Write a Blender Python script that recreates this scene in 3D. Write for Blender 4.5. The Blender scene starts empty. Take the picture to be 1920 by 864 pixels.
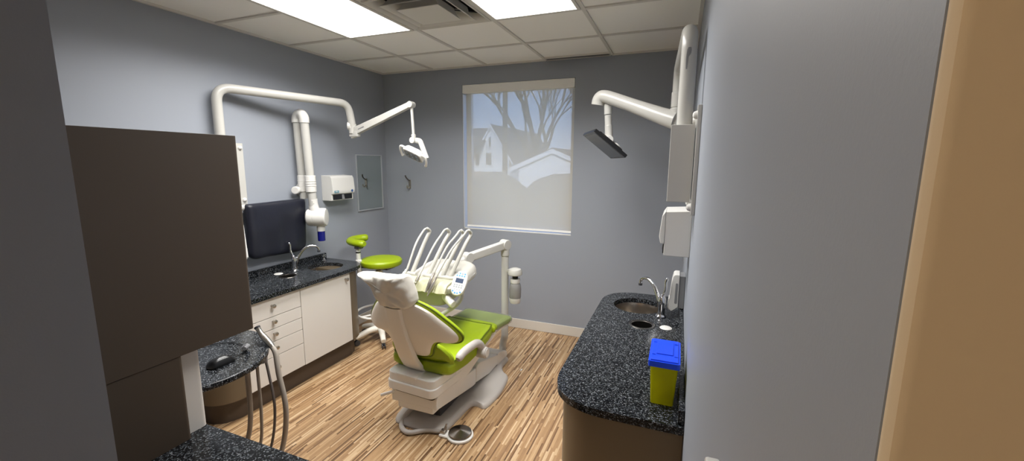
import bpy, bmesh, math, random
from mathutils import Vector, Matrix, noise
PI = math.pi
S = bpy.context.scene
COL = S.collection
random.seed(5)

# ---------------------------------------------------------------- colours and materials
def lin(c):
    f = lambda v: (v/255/12.92 if v/255 <= .04045 else ((v/255+.055)/1.055)**2.4)
    return (f(c[0]), f(c[1]), f(c[2]), 1)

def mat(name, rgb, rough=.5, metal=0, bump=0, bscale=200, coat=0, spec=.5):
    m = bpy.data.materials.new(name); m.use_nodes = True
    nt = m.node_tree; b = nt.nodes['Principled BSDF']
    b.inputs['Base Color'].default_value = lin(rgb)
    b.inputs['Roughness'].default_value = rough
    b.inputs['Metallic'].default_value = metal
    b.inputs['Specular IOR Level'].default_value = spec
    b.inputs['Coat Weight'].default_value = coat
    if bump:
        tc = nt.nodes.new('ShaderNodeTexCoord'); n = nt.nodes.new('ShaderNodeTexNoise'); bp = nt.nodes.new('ShaderNodeBump')
        n.inputs['Scale'].default_value = bscale; n.inputs['Detail'].default_value = 4
        bp.inputs['Strength'].default_value = bump; bp.inputs['Distance'].default_value = .002
        nt.links.new(tc.outputs['Object'], n.inputs['Vector']); nt.links.new(n.outputs['Fac'], bp.inputs['Height'])
        nt.links.new(bp.outputs['Normal'], b.inputs['Normal'])
    return m

def emit(name, rgb, strength):
    m = bpy.data.materials.new(name); m.use_nodes = True
    nt = m.node_tree; nt.nodes.remove(nt.nodes['Principled BSDF'])
    e = nt.nodes.new('ShaderNodeEmission'); e.inputs['Color'].default_value = lin(rgb); e.inputs['Strength'].default_value = strength
    nt.links.new(e.outputs[0], nt.nodes['Material Output'].inputs[0]); return m

def ramp(nt, stops, interp='LINEAR'):
    r = nt.nodes.new('ShaderNodeValToRGB'); r.color_ramp.interpolation = interp
    el = r.color_ramp.elements
    el[0].position, el[0].color = stops[0][0], lin(stops[0][1])
    el[1].position, el[1].color = stops[-1][0], lin(stops[-1][1])
    for p, c in stops[1:-1]:
        e = el.new(p); e.color = lin(c)
    return r

def math_node(nt, op, a=None, b=None):
    n = nt.nodes.new('ShaderNodeMath'); n.operation = op
    for i, v in enumerate((a, b)):
        if v is None: continue
        if isinstance(v, (int, float)): n.inputs[i].default_value = v
        else: nt.links.new(v, n.inputs[i])
    return n.outputs[0]

def wood_floor():
    m = mat('strip_wood_floor', (170, 130, 90), .38); nt = m.node_tree; b = nt.nodes['Principled BSDF']; L = nt.links
    tc = nt.nodes.new('ShaderNodeTexCoord'); sx = nt.nodes.new('ShaderNodeSeparateXYZ'); L.new(tc.outputs['Object'], sx.inputs[0])
    row = math_node(nt, 'FLOOR', math_node(nt, 'DIVIDE', sx.outputs['X'], .0095))
    w1 = nt.nodes.new('ShaderNodeTexWhiteNoise'); w1.noise_dimensions = '1D'; L.new(row, w1.inputs['W'])
    v = math_node(nt, 'ADD', math_node(nt, 'DIVIDE', sx.outputs['Y'], .26), math_node(nt, 'MULTIPLY', w1.outputs['Value'], 17.3))
    cell = math_node(nt, 'FLOOR', v)
    cv = nt.nodes.new('ShaderNodeCombineXYZ'); L.new(row, cv.inputs[0]); L.new(cell, cv.inputs[1])
    w2 = nt.nodes.new('ShaderNodeTexWhiteNoise'); w2.noise_dimensions = '2D'; L.new(cv.outputs[0], w2.inputs['Vector'])
    r = ramp(nt, [(0, (98, 72, 48)), (.1, (132, 100, 70)), (.2, (158, 125, 90)), (.5, (174, 140, 101)), (.75, (190, 158, 118)), (1, (214, 188, 152))])
    L.new(w2.outputs['Value'], r.inputs[0])
    n = nt.nodes.new('ShaderNodeTexNoise'); n.inputs['Scale'].default_value = 6; n.inputs['Detail'].default_value = 5
    mp = nt.nodes.new('ShaderNodeMapping'); mp.inputs['Scale'].default_value = (60, 3, 1); L.new(tc.outputs['Object'], mp.inputs[0]); L.new(mp.outputs[0], n.inputs['Vector'])
    mx = nt.nodes.new('ShaderNodeMix'); mx.data_type = 'RGBA'; mx.blend_type = 'MULTIPLY'; mx.inputs['Factor'].default_value = .5
    gr = ramp(nt, [(.3, (205, 195, 185)), (.7, (255, 255, 255))]); L.new(n.outputs['Fac'], gr.inputs[0])
    L.new(r.outputs[0], mx.inputs['A']); L.new(gr.outputs[0], mx.inputs['B']); L.new(mx.outputs['Result'], b.inputs['Base Color'])
    return m

def granite():
    m = mat('black_speckled_stone', (20, 21, 24), .18, spec=.28); nt = m.node_tree; b = nt.nodes['Principled BSDF']; L = nt.links
    tc = nt.nodes.new('ShaderNodeTexCoord')
    vo = nt.nodes.new('ShaderNodeTexVoronoi'); vo.inputs['Scale'].default_value = 250; L.new(tc.outputs['Object'], vo.inputs['Vector'])
    s = nt.nodes.new('ShaderNodeSeparateColor'); L.new(vo.outputs['Color'], s.inputs[0])
    r = ramp(nt, [(0, (9, 10, 12)), (.5, (16, 17, 20)), (.72, (44, 47, 50)), (.9, (82, 86, 90)), (1, (128, 131, 135))]); L.new(s.outputs[0], r.inputs[0])
    L.new(r.outputs[0], b.inputs['Base Color'])
    return m

def tile_mat():
    m = mat('mineral_ceiling_tile', (248, 246, 241), .9, bump=.6, bscale=260); return m

def cloth_shade():
    # a woven sun screen: open weave lets part of the view through, the threads scatter light
    m = bpy.data.materials.new('woven_screen_fabric'); m.use_nodes = True
    nt = m.node_tree; nt.nodes.remove(nt.nodes['Principled BSDF']); L = nt.links
    t = nt.nodes.new('ShaderNodeBsdfTransparent'); d = nt.nodes.new('ShaderNodeBsdfDiffuse'); tl = nt.nodes.new('ShaderNodeBsdfTranslucent')
    d.inputs[0].default_value = lin((232, 229, 220)); tl.inputs[0].default_value = lin((232, 214, 182))
    a = nt.nodes.new('ShaderNodeMixShader'); a.inputs[0].default_value = .5; L.new(d.outputs[0], a.inputs[1]); L.new(tl.outputs[0], a.inputs[2])
    c = nt.nodes.new('ShaderNodeMixShader'); c.inputs[0].default_value = .36; L.new(a.outputs[0], c.inputs[1]); L.new(t.outputs[0], c.inputs[2])
    L.new(c.outputs[0], nt.nodes['Material Output'].inputs[0]); return m

def film(name, rgb, alpha, rough=.15):
    m = mat(name, rgb, rough); b = m.node_tree.nodes['Principled BSDF']; b.inputs['Alpha'].default_value = alpha; return m

M = dict(
 wall=mat('blue_grey_wall_paint', (150, 155, 164), .5, bump=.06, bscale=350),
 tan=mat('tan_hall_paint', (226, 205, 172), .8, bump=.05, bscale=300),
 ceil=tile_mat(), grid=mat('white_ceiling_grid', (214, 211, 204), .5),
 floor=wood_floor(), granite=granite(),
 base=mat('cream_baseboard', (212, 206, 196), .5),
 white=mat('white_plastic', (218, 216, 211), .32), enamel=mat('white_enamel', (192, 190, 184), .27), deliv=mat('instrument_head_enamel', (184, 182, 174), .3), deliv_cover=mat('soft_cover_film', (196, 193, 184), .55, bump=.3, bscale=60),
 lam=mat('white_laminate', (218, 213, 206), .45), gap=mat('shadow_gap_board', (60, 54, 48), .8),
 taupe=mat('taupe_metallic_laminate', (110, 97, 78), .36, .25), kick=mat('brown_plinth', (74, 62, 52), .5),
 brown=mat('brown_laminate', (72, 60, 48), .5),
 nickel=mat('brushed_nickel', (190, 184, 175), .3, 1), chrome=mat('chrome', (225, 225, 228), .07, 1),
 steel=mat('stainless_steel', (170, 160, 148), .28, 1), blacksteel=mat('dark_steel_pedal', (120, 116, 112), .3, 1),
 green=mat('lime_vinyl', (150, 172, 6), .42, bump=.15, bscale=120), piping=mat('dark_piping', (98, 116, 12), .5),
 chairw=mat('warm_white_chair_shell', (240, 234, 222), .33), chairg=mat('grey_chair_housing', (240, 238, 233), .36), baseg=mat('grey_base_plate', (186, 180, 174), .4),
 cover=mat('nonwoven_cover', (222, 218, 208), .8, bump=.4, bscale=60), silicone=mat('cream_silicone_pad', (190, 187, 156), .45),
 film=film('clear_plastic_cover', (150, 158, 132), .45, .12), apron=mat('navy_black_vinyl', (22, 24, 36), .42, bump=.3, bscale=40),
 black=mat('black_plastic', (16, 16, 18), .3), screen=mat('black_glass_screen', (22, 24, 28), .25),
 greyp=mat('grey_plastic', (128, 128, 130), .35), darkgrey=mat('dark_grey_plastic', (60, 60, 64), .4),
 lcd=emit('lcd_glow', (120, 135, 165), .75), bluebtn=mat('blue_button', (90, 160, 225), .4), greybtn=mat('grey_button', (160, 165, 172), .4),
 hose=mat('grey_hose', (160, 152, 142), .45), hosed=mat('dark_grey_hose', (112, 106, 104), .45),
 mirror=mat('mirror_glass', (205, 212, 210), .03, 1), alu=mat('aluminium_frame', (205, 208, 212), .35, .6),
 tubeblue=mat('blue_tube', (16, 22, 110), .15), blue=mat('blue_lid_plastic', (14, 70, 226), .4),
 logoblue=mat('blue_print', (50, 90, 150), .5), tealp=mat('teal_print', (70, 140, 165), .5),
 light=emit('light_panel', (255, 251, 244), 2.2), ventdark=mat('duct_inside', (70, 72, 74), .7), fascia=mat('shade_fascia', (242, 240, 235), .45),
 shade=cloth_shade(), glass=film('window_glass', (235, 245, 255), .06, .02),
 bark=mat('bark', (70, 62, 56), .9), siding=mat('white_siding', (225, 228, 232), .7), roof=mat('asphalt_shingle', (92, 90, 92), .9), fence=mat('weathered_fence', (150, 140, 128), .9),
 bush=mat('bare_hedge', (104, 100, 92), .95), lawn=mat('winter_lawn', (120, 116, 92), .95), pane=mat('dark_window_pane', (60, 66, 74), .2),
 bottle=film('smoky_bottle', (150, 148, 145), .8, .2), tips=mat('used_needle_tips', (190, 180, 60), .5), hallfloor=mat('hall_carpet', (90, 84, 78), .95), hallceil=mat('hall_ceiling_paint', (200, 196, 188), .9),
)
def yellow_bin():
    m = bpy.data.materials.new('yellow_translucent_plastic'); m.use_nodes = True
    nt = m.node_tree; L = nt.links; b = nt.nodes['Principled BSDF']
    b.inputs['Base Color'].default_value = lin((206, 204, 22)); b.inputs['Roughness'].default_value = .3
    tl = nt.nodes.new('ShaderNodeBsdfTranslucent'); tl.inputs[0].default_value = lin((214, 212, 20))
    tr = nt.nodes.new('ShaderNodeBsdfTransparent'); tr.inputs[0].default_value = lin((235, 232, 60))
    a = nt.nodes.new('ShaderNodeMixShader'); a.inputs[0].default_value = .4; L.new(b.outputs[0], a.inputs[1]); L.new(tl.outputs[0], a.inputs[2])
    c = nt.nodes.new('ShaderNodeMixShader'); c.inputs[0].default_value = .3; L.new(a.outputs[0], c.inputs[1]); L.new(tr.outputs[0], c.inputs[2])
    L.new(c.outputs[0], nt.nodes['Material Output'].inputs[0]); return m
M['yellow'] = yellow_bin()
M['pedal'] = mat('spun_steel', (150, 146, 142), .26, 1)
_nt = M['pedal'].node_tree; _b = _nt.nodes['Principled BSDF']; _b.inputs['Anisotropic'].default_value = .92
_tg = _nt.nodes.new('ShaderNodeTangent'); _tg.direction_type = 'RADIAL'; _tg.axis = 'Z'; _nt.links.new(_tg.outputs[0], _b.inputs['Tangent'])

# ---------------------------------------------------------------- shape helpers
def new(): return bmesh.new()
def merge(bm, o):
    bmesh.ops.recalc_face_normals(o, faces=o.faces)
    me = bpy.data.meshes.new('t'); o.to_mesh(me); o.free(); bm.from_mesh(me); bpy.data.meshes.remove(me); return bm
def bevel(o, off, seg=2, ang=.6):
    if off <= 0: return
    e = [x for x in o.edges if len(x.link_faces) == 2 and x.calc_face_angle(0) > ang]
    bmesh.ops.bevel(o, geom=e, offset=off, segments=seg, profile=.5, affect='EDGES', clamp_overlap=True)
def box(bm, x0, x1, y0, y1, z0, z1, bev=0, seg=2, mtx=None):
    o = new(); bmesh.ops.create_cube(o, size=1)
    for v in o.verts: v.co = Vector(((x0+x1)/2+v.co.x*(x1-x0), (y0+y1)/2+v.co.y*(y1-y0), (z0+z1)/2+v.co.z*(z1-z0)))
    bevel(o, bev, seg)
    if mtx is not None: bmesh.ops.transform(o, matrix=mtx, verts=o.verts)
    return merge(bm, o)
def smooth_path(pts, n=6, closed=False):
    P = [Vector(p) for p in pts]; out = []
    N = len(P)
    for i in range(N if closed else N-1):
        g = (lambda k: P[k % N]) if closed else (lambda k: P[max(0, min(N-1, k))])
        a, b, c, d = g(i-1), g(i), g(i+1), g(i+2)
        for k in range(n):
            t = k/n
            out.append(.5*((2*b)+(c-a)*t+(2*a-5*b+4*c-d)*t*t+(3*b-a-3*c+d)*t**3))
    if not closed: out.append(P[-1])
    return out
def fillet_path(pts, r, n=8):
    P = [Vector(p) for p in pts]; out = [P[0]]
    for a, b, c in zip(P, P[1:], P[2:]):
        u = (a-b).normalized(); w = (c-b).normalized(); ang = u.angle(w); 
        d = min(r/math.tan(ang/2), (a-b).length*.49, (c-b).length*.49)
        p, q = b+u*d, b+w*d
        for k in range(n+1):
            t = k/n; out.append((1-t)**2*p+2*t*(1-t)*b+t*t*q)
    out.append(P[-1]); return out
def tube(bm, pts, r, seg=16, closed=False, flat=1.0, caps=True):
    P = [Vector(p) for p in pts]; N = len(P)
    R = r if isinstance(r, (list, tuple)) else [r]*N
    if len(R) != N: R = [R[0]+(R[-1]-R[0])*i/(N-1) for i in range(N)]
    o = new(); rings = []; prev = None
    for i in range(N):
        if closed: t = (P[(i+1) % N]-P[i-1])
        else: t = P[min(N-1, i+1)]-P[max(0, i-1)]
        t.normalize()
        if prev is None:
            n = t.orthogonal().normalized()
            if abs(t.z) < .9: n = (Vector((0, 0, 1))-t*t.z).normalized()
        else: n = (prev-t*prev.dot(t)).normalized()
        prev = n; b = t.cross(n)
        rings.append([o.verts.new(P[i]+(n*math.cos(a)+b*math.sin(a)*flat)*R[i]) for a in [2*PI*k/seg for k in range(seg)]])
    for i in range(N if closed else N-1):
        A, B = rings[i], rings[(i+1) % N]
        for k in range(seg): o.faces.new((A[k], A[(k+1) % seg], B[(k+1) % seg], B[k]))
    if not closed and caps:
        o.faces.new(rings[0]); o.faces.new(rings[-1])
    return merge(bm, o)
def cyl(bm, p, q, r, seg=24, bev=0, r2=None):
    o = new(); p, q = Vector(p), Vector(q); d = q-p
    bmesh.ops.create_cone(o, cap_ends=True, segments=seg, radius1=r, radius2=r if r2 is None else r2, depth=d.length)
    bevel(o, bev, 3, 1.0)
    bmesh.ops.transform(o, matrix=Matrix.Translation((p+q)/2) @ d.to_track_quat('Z', 'Y').to_matrix().to_4x4(), verts=o.verts)
    return merge(bm, o)
def lathe(bm, prof, c, axis=(0, 0, 1), seg=32):
    o = new(); rings = []
    for r, z in prof:
        if r <= 1e-6: rings.append([o.verts.new((0, 0, z))])
        else: rings.append([o.verts.new((r*math.cos(2*PI*k/seg), r*math.sin(2*PI*k/seg), z)) for k in range(seg)])
    for A, B in zip(rings, rings[1:]):
        for k in range(seg):
            f = [A[k % len(A)], A[(k+1) % len(A)], B[(k+1) % len(B)], B[k % len(B)]]
            u = []
            for v in f:
                if v not in u: u.append(v)
            if len(u) > 2: o.faces.new(u)
    bmesh.ops.transform(o, matrix=Matrix.Translation(c) @ Vector(axis).to_track_quat('Z', 'Y').to_matrix().to_4x4(), verts=o.verts)
    return merge(bm, o)
def rounded(pts, r, n=6):
    out = []; N = len(pts); P = [Vector((p[0], p[1])) for p in pts]
    rr = r if isinstance(r, (list, tuple)) else [r]*N
    for i in range(N):
        a, b, c = P[i-1], P[i], P[(i+1) % N]
        if rr[i] <= 0: out.append(tuple(b)); continue
        u = (a-b).normalized(); w = (c-b).normalized(); ang = max(.05, u.angle(w))
        d = min(rr[i]/math.tan(ang/2), (a-b).length*.49, (c-b).length*.49)
        p, q = b+u*d, b+w*d
        for k in range(n+1):
            t = k/n; out.append(tuple((1-t)**2*p+2*t*(1-t)*b+t*t*q))
    return out
MAP = {'xy': lambda u, v, d: (u, v, d), 'xz': lambda u, v, d: (u, d, v), 'yz': lambda u, v, d: (d, u, v)}
def prism(bm, outline, plane, lo, hi, bev=0, seg=2, mtx=None):
    f = MAP[plane] if isinstance(plane, str) else plane
    o = new(); a = [o.verts.new(f(u, v, lo)) for u, v in outline]; b = [o.verts.new(f(u, v, hi)) for u, v in outline]
    N = len(a)
    for i in range(N): o.faces.new((a[i], a[(i+1) % N], b[(i+1) % N], b[i]))
    o.faces.new(a); o.faces.new(b); bmesh.ops.recalc_face_normals(o, faces=o.faces); bevel(o, bev, seg, 1.0)
    bmesh.ops.triangulate(o, faces=[q for q in o.faces if len(q.verts) > 8])
    if mtx is not None: bmesh.ops.transform(o, matrix=mtx, verts=o.verts)
    return merge(bm, o)
def slab_holes(bm, outer, holes, z0, z1):
    o = new(); ed = []
    for loop in [outer]+holes:
        v = [o.verts.new((x, y, z0)) for x, y in loop]
        ed += [o.edges.new((v[i], v[(i+1) % len(v)])) for i in range(len(v))]
    r = bmesh.ops.triangle_fill(o, use_beauty=True, edges=ed, normal=(0, 0, 1))
    fs = [g for g in r['geom'] if isinstance(g, bmesh.types.BMFace)]
    e = bmesh.ops.extrude_face_region(o, geom=fs)
    for g in e['geom']:
        if isinstance(g, bmesh.types.BMVert): g.co.z = z1
    return merge(bm, o)
def circle(cx, cy, r, n=40, ry=None): return [(cx+r*math.cos(2*PI*k/n), cy+(ry or r)*math.sin(2*PI*k/n)) for k in range(n)]
def cushion(bm, outline, prof, f, c=None):
    """outline scaled about its centre through prof [(scale, depth)], each point put in space by f(u, v, depth)"""
    if c is None: c = (sum(p[0] for p in outline)/len(outline), sum(p[1] for p in outline)/len(outline))
    o = new(); rings = []
    for s, d in prof:
        if s <= 0: rings.append([o.verts.new(f(c[0], c[1], d))])
        else: rings.append([o.verts.new(f(c[0]+(u-c[0])*s, c[1]+(v-c[1])*s, d)) for u, v in outline])
    N = len(outline)
    for A, B in zip(rings, rings[1:]):
        for k in range(N):
            if len(A) == 1: o.faces.new((A[0], B[(k+1) % N], B[k]))
            elif len(B) == 1: o.faces.new((A[k], A[(k+1) % N], B[0]))
            else: o.faces.new((A[k], A[(k+1) % N], B[(k+1) % N], B[k]))
    return merge(bm, o)
def pillow(t, puff=.3, edge=.06):
    """profile of a soft pad of thickness t from its top centre to its underside centre"""
    return [(0, t), (.3, t*.995), (.55, t*.98), (.75, t*.94), (.88, t*.87), (1-edge, t*.76), (1-edge*.35, t*.62), (1, t*.42), (1-edge*.3, t*.2), (1-edge, .06*t), (.85, 0), (.5, 0), (0, 0)]
def rot_axes(o, x, y, z):
    return Matrix(((x[0], y[0], z[0], o[0]), (x[1], y[1], z[1], o[1]), (x[2], y[2], z[2], o[2]), (0, 0, 0, 1)))

def obj(name, bm, m, parent=None, label=None, ang=35):
    me = bpy.data.meshes.new(name)
    if parent is not None: 
        off = parent.matrix_basis.translation.copy(); q = parent.parent
        while q is not None: off += q.matrix_basis.translation; q = q.parent
        bmesh.ops.translate(bm, vec=-off, verts=bm.verts)
    bm.to_mesh(me); bm.free()
    for p in me.polygons: p.use_smooth = True
    me.set_sharp_from_angle(angle=math.radians(ang))
    me.materials.append(M[m] if isinstance(m, str) else m)
    o = bpy.data.objects.new(name, me); COL.objects.link(o)
    w_ = o.modifiers.new('even_shading', 'WEIGHTED_NORMAL'); w_.keep_sharp = True; w_.weight = 80
    if parent is not None: o.parent = parent
    if label: o['label'] = label
    return o
def tag(o, label, cat, group=None):
    o['label'] = label; o['category'] = cat
    if group: o['group'] = group
    return o
def thing(name, label, cat, loc, group=None):
    o = bpy.data.objects.new(name, None); COL.objects.link(o); o.location = loc; o.empty_display_size = .1
    return tag(o, label, cat, group)
def struct(name, bm, m, parent=None):
    o = obj(name, bm, m, parent)
    if parent is None: o['kind'] = 'structure'
    return o
# ---------------------------------------------------------------- room shell
XL, XR, YB, YF, ZC = -3.1, .07, 3.99, .35, 2.665
struct('floor', box(new(), XL-.1, XR+.1, .10, YB+.1, -.05, 0), 'floor')
struct('wall_left', box(new(), XL-.14, XL, .10, YB, 0, 2.85), 'wall')
struct('wall_right', box(new(), XR, XR+.12, .172, YB, 0, 2.85), 'wall')
WX0, WX1, WZ0, WZ1 = -2.122, -.952, 1.018, 2.495
b = new()
box(b, XL-.14, WX0, YB, YB+.16, 0, 2.85); box(b, WX1, XR+.12, YB, YB+.16, 0, 2.85)
box(b, WX0, WX1, YB, YB+.16, 0, WZ0); box(b, WX0, WX1, YB, YB+.16, WZ1, 2.85)
struct('wall_back', b, 'wall')
b = new(); box(b, XL, -.835, .172, YF, 0, 2.85); box(b, -.835, XR, .172, YF, 2.18, 2.85)
struct('wall_front', b, 'wall')
b = new(); box(b, XR-.001, 1.4, .162, .172, 0, 2.7, .004); box(b, -1.5, -.835, .162, .172, 0, 2.7); box(b, -.835, XR-.001, .162, .172, 2.18, 2.7)
struct('wall_hallway', b, 'tan')
b = new(); box(b, -1.6, 1.5, -1.3, -1.2, 0, 2.7); box(b, -1.6, -1.5, -1.2, .172, 0, 2.7); box(b, 1.4, 1.5, -1.2, .172, 0, 2.7)
struct('wall_hallway_far', b, 'tan')
struct('floor_hallway', box(new(), -1.6, 1.5, -1.3, .10, -.05, 0), 'hallfloor')
struct('ceiling_hallway', box(new(), -1.6, 1.5, -1.3, .172, 2.7, 2.8), 'hallceil')
b = new(); box(b, XL+.001, XR-.001, YB-.013, YB-.0005, .001, .1, .004); struct('baseboard_back', b, 'base')
b = new(); box(b, XL+.0005, XL+.013, 3.06, YB-.014, .001, .1, .004); struct('baseboard_left', b, 'base')
b = new(); box(b, XR-.012, XR-.0005, 3.03, YB-.014, .001, .1, .004); struct('baseboard_right', b, 'base')

# ceiling of 2 ft tiles in a white grid; three openings for lights and the air outlet
GX = [XL, -2.455, -1.845, -1.235, -.625, XR]; GY = [YF, .95, 1.56, 2.17, 2.78, 3.39, YB]
skip = {(1, 2), (1, 3), (3, 2), (3, 3), (2, 3)}
b = new()
box(b, XL-.14, XR+.12, .172, YB+.16, 2.85, 2.95)
for i in range(5):
    for j in range(6):
        if (i, j) in skip: continue
        y1 = GY[j+1]-.004 if not (i == 3 and j == 5) else 3.90
        box(b, GX[i]+.004, GX[i+1]-.004, GY[j]+.004, y1, 2.672, 2.69)
cl = struct('ceiling', b, 'ceil')
b = new()
for i, x in enumerate(GX[1:-1]):
    box(b, x-.012, x+.012, YF+.001, YB-.002, 2.662, 2.674)
for j, y in enumerate(GY[1:-1]):
    xs = [XL+.001]+GX[1:-1]+[XR-.001]
    for i in range(5):
        if (i, j-0) in skip and (i, j+1) in skip: continue
        box(b, xs[i]+(.012 if i else 0), xs[i+1]-(.012 if i < 4 else 0), y-.012, y+.012, 2.662, 2.674)
struct('ceiling_grid', b, 'grid', cl)
b = new()
box(b, XL+.0005, XL+.022, YF, YB, 2.658, 2.672); box(b, XR-.022, XR-.0005, YF, YB, 2.658, 2.672)
box(b, XL+.022, -1.235, YB-.022, YB-.0005, 2.658, 2.672); box(b, -.625, XR-.022, YB-.022, YB-.0005, 2.658, 2.672)
struct('trim_1', b, 'grid')

# ceiling lights
LP = 41
def troffer(x0, x1, y0, y1, label):
    t = thing('ceiling_light', label, 'ceiling light', ((x0+x1)/2, (y0+y1)/2, 2.664), 'recessed ceiling light panels')
    b = new()
    for q in ((x0+.013, x1-.013, y0+.013, y0+.034), (x0+.013, x1-.013, y1-.034, y1-.013), (x0+.013, x0+.034, y0+.034, y1-.034), (x1-.034, x1-.013, y0+.034, y1-.034)):
        box(b, *q, 2.655, 2.70, .003)
    box(b, x0+.013, x1-.013, y0+.013, y1-.013, 2.70, 2.76)
    obj('frame', b, 'grid', t)
    obj('diffuser', box(new(), x0+.033, x1-.033, y0+.033, y1-.033, 2.664, 2.672), 'light', t)
    l = bpy.data.lights.new('ceiling_light_tubes', 'AREA'); l.shape = 'RECTANGLE'; l.size = x1-x0-.07; l.size_y = y1-y0-.07
    l.energy = LP; l.spread = math.radians(150); l.color = (1, .985, .965)
    lo = bpy.data.objects.new('ceiling_light_tubes', l); lo.location = (0, 0, -.0015); COL.objects.link(lo); lo.parent = t
troffer(-2.455, -1.845, 1.56, 2.78, 'long lit ceiling light panel nearest the wall with the bent white pipe')
troffer(-1.235, -.625, 1.56, 2.78, 'long lit ceiling light panel to the right of the square air diffuser')
# square air diffuser: nested pyramid rings
x0, x1, y0, y1 = -1.845, -1.235, 2.17, 2.78; cx, cy = (x0+x1)/2, (y0+y1)/2
t = thing('air_diffuser', 'square metal air diffuser in the ceiling between the two light panels', 'air vent', (cx, cy, 2.664))
def sqring(b, h0, h1, z0, z1, th=.004):
    o = new()
    R = [[o.verts.new((cx+h*sx, cy+h*sy, z)) for sx, sy in ((-1, -1), (1, -1), (1, 1), (-1, 1))] for h, z in ((h0, z0), (h1, z1), (h1-th, z1), (h0-th, z0))]
    for a, c in zip(R, R[1:]+R[:1]):
        for k in range(4): o.faces.new((a[k], a[(k+1) % 4], c[(k+1) % 4], c[k]))
    merge(b, o)
def sweep(b, prof):
    o = new(); R = [[o.verts.new((cx+h*sx, cy+h*sy, z)) for sx, sy in ((-1, -1), (1, -1), (1, 1), (-1, 1))] for h, z in prof]
    for a, c in zip(R, R[1:]+R[:1]):
        for k in range(4): o.faces.new((a[k], a[(k+1) % 4], c[(k+1) % 4], c[k]))
    merge(b, o)
b = new(); sweep(b, [(.293, 2.668), (.293, 2.656), (.287, 2.652), (.272, 2.662), (.258, 2.682), (.25, 2.715), (.253, 2.715), (.262, 2.684), (.276, 2.668)]); obj('frame', b, 'grid', t, ang=25)
b = new(); sweep(b, [(.218, 2.645), (.205, 2.650), (.19, 2.665), (.178, 2.69), (.172, 2.72), (.176, 2.72), (.183, 2.69), (.196, 2.668), (.21, 2.655), (.218, 2.650)]); obj('louver_ring', b, 'grid', t, ang=25)
b = new(); box(b, cx-.146, cx+.146, cy-.146, cy+.146, 2.636, 2.640, .001); sweep(b, [(.146, 2.640), (.13, 2.648), (.115, 2.67), (.108, 2.70), (.112, 2.70), (.12, 2.672), (.134, 2.651)]); obj('plate', b, 'grid', t, ang=25)
b = new(); box(b, x0+.02, x1-.02, y0+.02, y1-.02, 2.80, 2.81)
for s in (-1, 1): box(b, cx-.29, cx+.29, cy+s*.285-.004, cy+s*.285+.004, 2.69, 2.8); box(b, cx+s*.285-.004, cx+s*.285+.004, cy-.29, cy+.29, 2.69, 2.8)
obj('duct_box', b, 'ventdark', t)
for sx in (-1, 1):
    for sy in (-1, 1): obj('brace', tube(new(), [(cx+sx*.112, cy+sy*.112, 2.69), (cx+sx*.25, cy+sy*.25, 2.70)], .004, 8), 'ventdark', t)
# slot grille above the window
t = thing('slot_grille', 'narrow slotted return grille in the ceiling tight against the window wall', 'air vent', (-.93, 3.945, 2.664))
b = new()
for q in ((-1.223, -.637, 3.902, 3.908), (-1.223, -.637, 3.98, 3.987), (-1.223, -1.217, 3.908, 3.98), (-.643, -.637, 3.908, 3.98)): box(b, *q, 2.657, 2.69)
obj('frame', b, 'grid', t)
b = new()
for k in range(6): box(b, -1.216, -.644, 3.912+.0115*k, 3.9145+.0115*k, 2.66, 2.682)
obj('slats', b, 'greyp', t); obj('duct_box', box(new(), -1.222, -.638, 3.903, 3.986, 2.69, 2.70), 'ventdark', t)

# ---------------------------------------------------------------- window
b = new(); y0, y1 = YB+.10, YB+.15
box(b, WX0, WX0+.05, y0, y1, WZ0, WZ1, .004); box(b, WX1-.05, WX1, y0, y1, WZ0, WZ1, .004)
box(b, WX0+.05, WX1-.05, y0, y1, WZ0, WZ0+.05, .004); box(b, WX0+.05, WX1-.05, y0, y1, WZ1-.05, WZ1, .004)
w = struct('window_1', b, 'alu'); w['label'] = 'tall window with aluminium frame behind a roller shade'
struct('added_jamb_liner', box(new(), WX0+.0005, WX0+.006, YB+.003, YB+.1, WZ0+.012, WZ1-.09, .001), 'white', w)  # white strip added to brighten the left window reveal
struct('glass_pane', box(new(), WX0+.05, WX1-.05, YB+.122, YB+.128, WZ0+.05, WZ1-.05), 'glass', w)
struct('window_sill', box(new(), WX0+.001, WX1-.001, YB+.004, YB+.1, WZ0, WZ0+.012, .004), 'white', w)
t = thing('roller_shade', 'pale see-through roller shade pulled down over the window', 'window shade', ((WX0+WX1)/2, YB+.05, WZ0+.03))
obj('fascia', box(new(), WX0+.003, WX1-.002, YB-.006, YB+.07, WZ1-.085, WZ1-.002, .006), 'fascia', t)
obj('fabric', box(new(), WX0+.028, WX1-.006, YB+.034, YB+.0348, WZ0+.04, WZ1-.08), 'shade', t)
obj('hem_bar', box(new(), WX0+.028, WX1-.006, YB+.026, YB+.042, WZ0+.022, WZ0+.042, .004), 'fascia', t)

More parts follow.
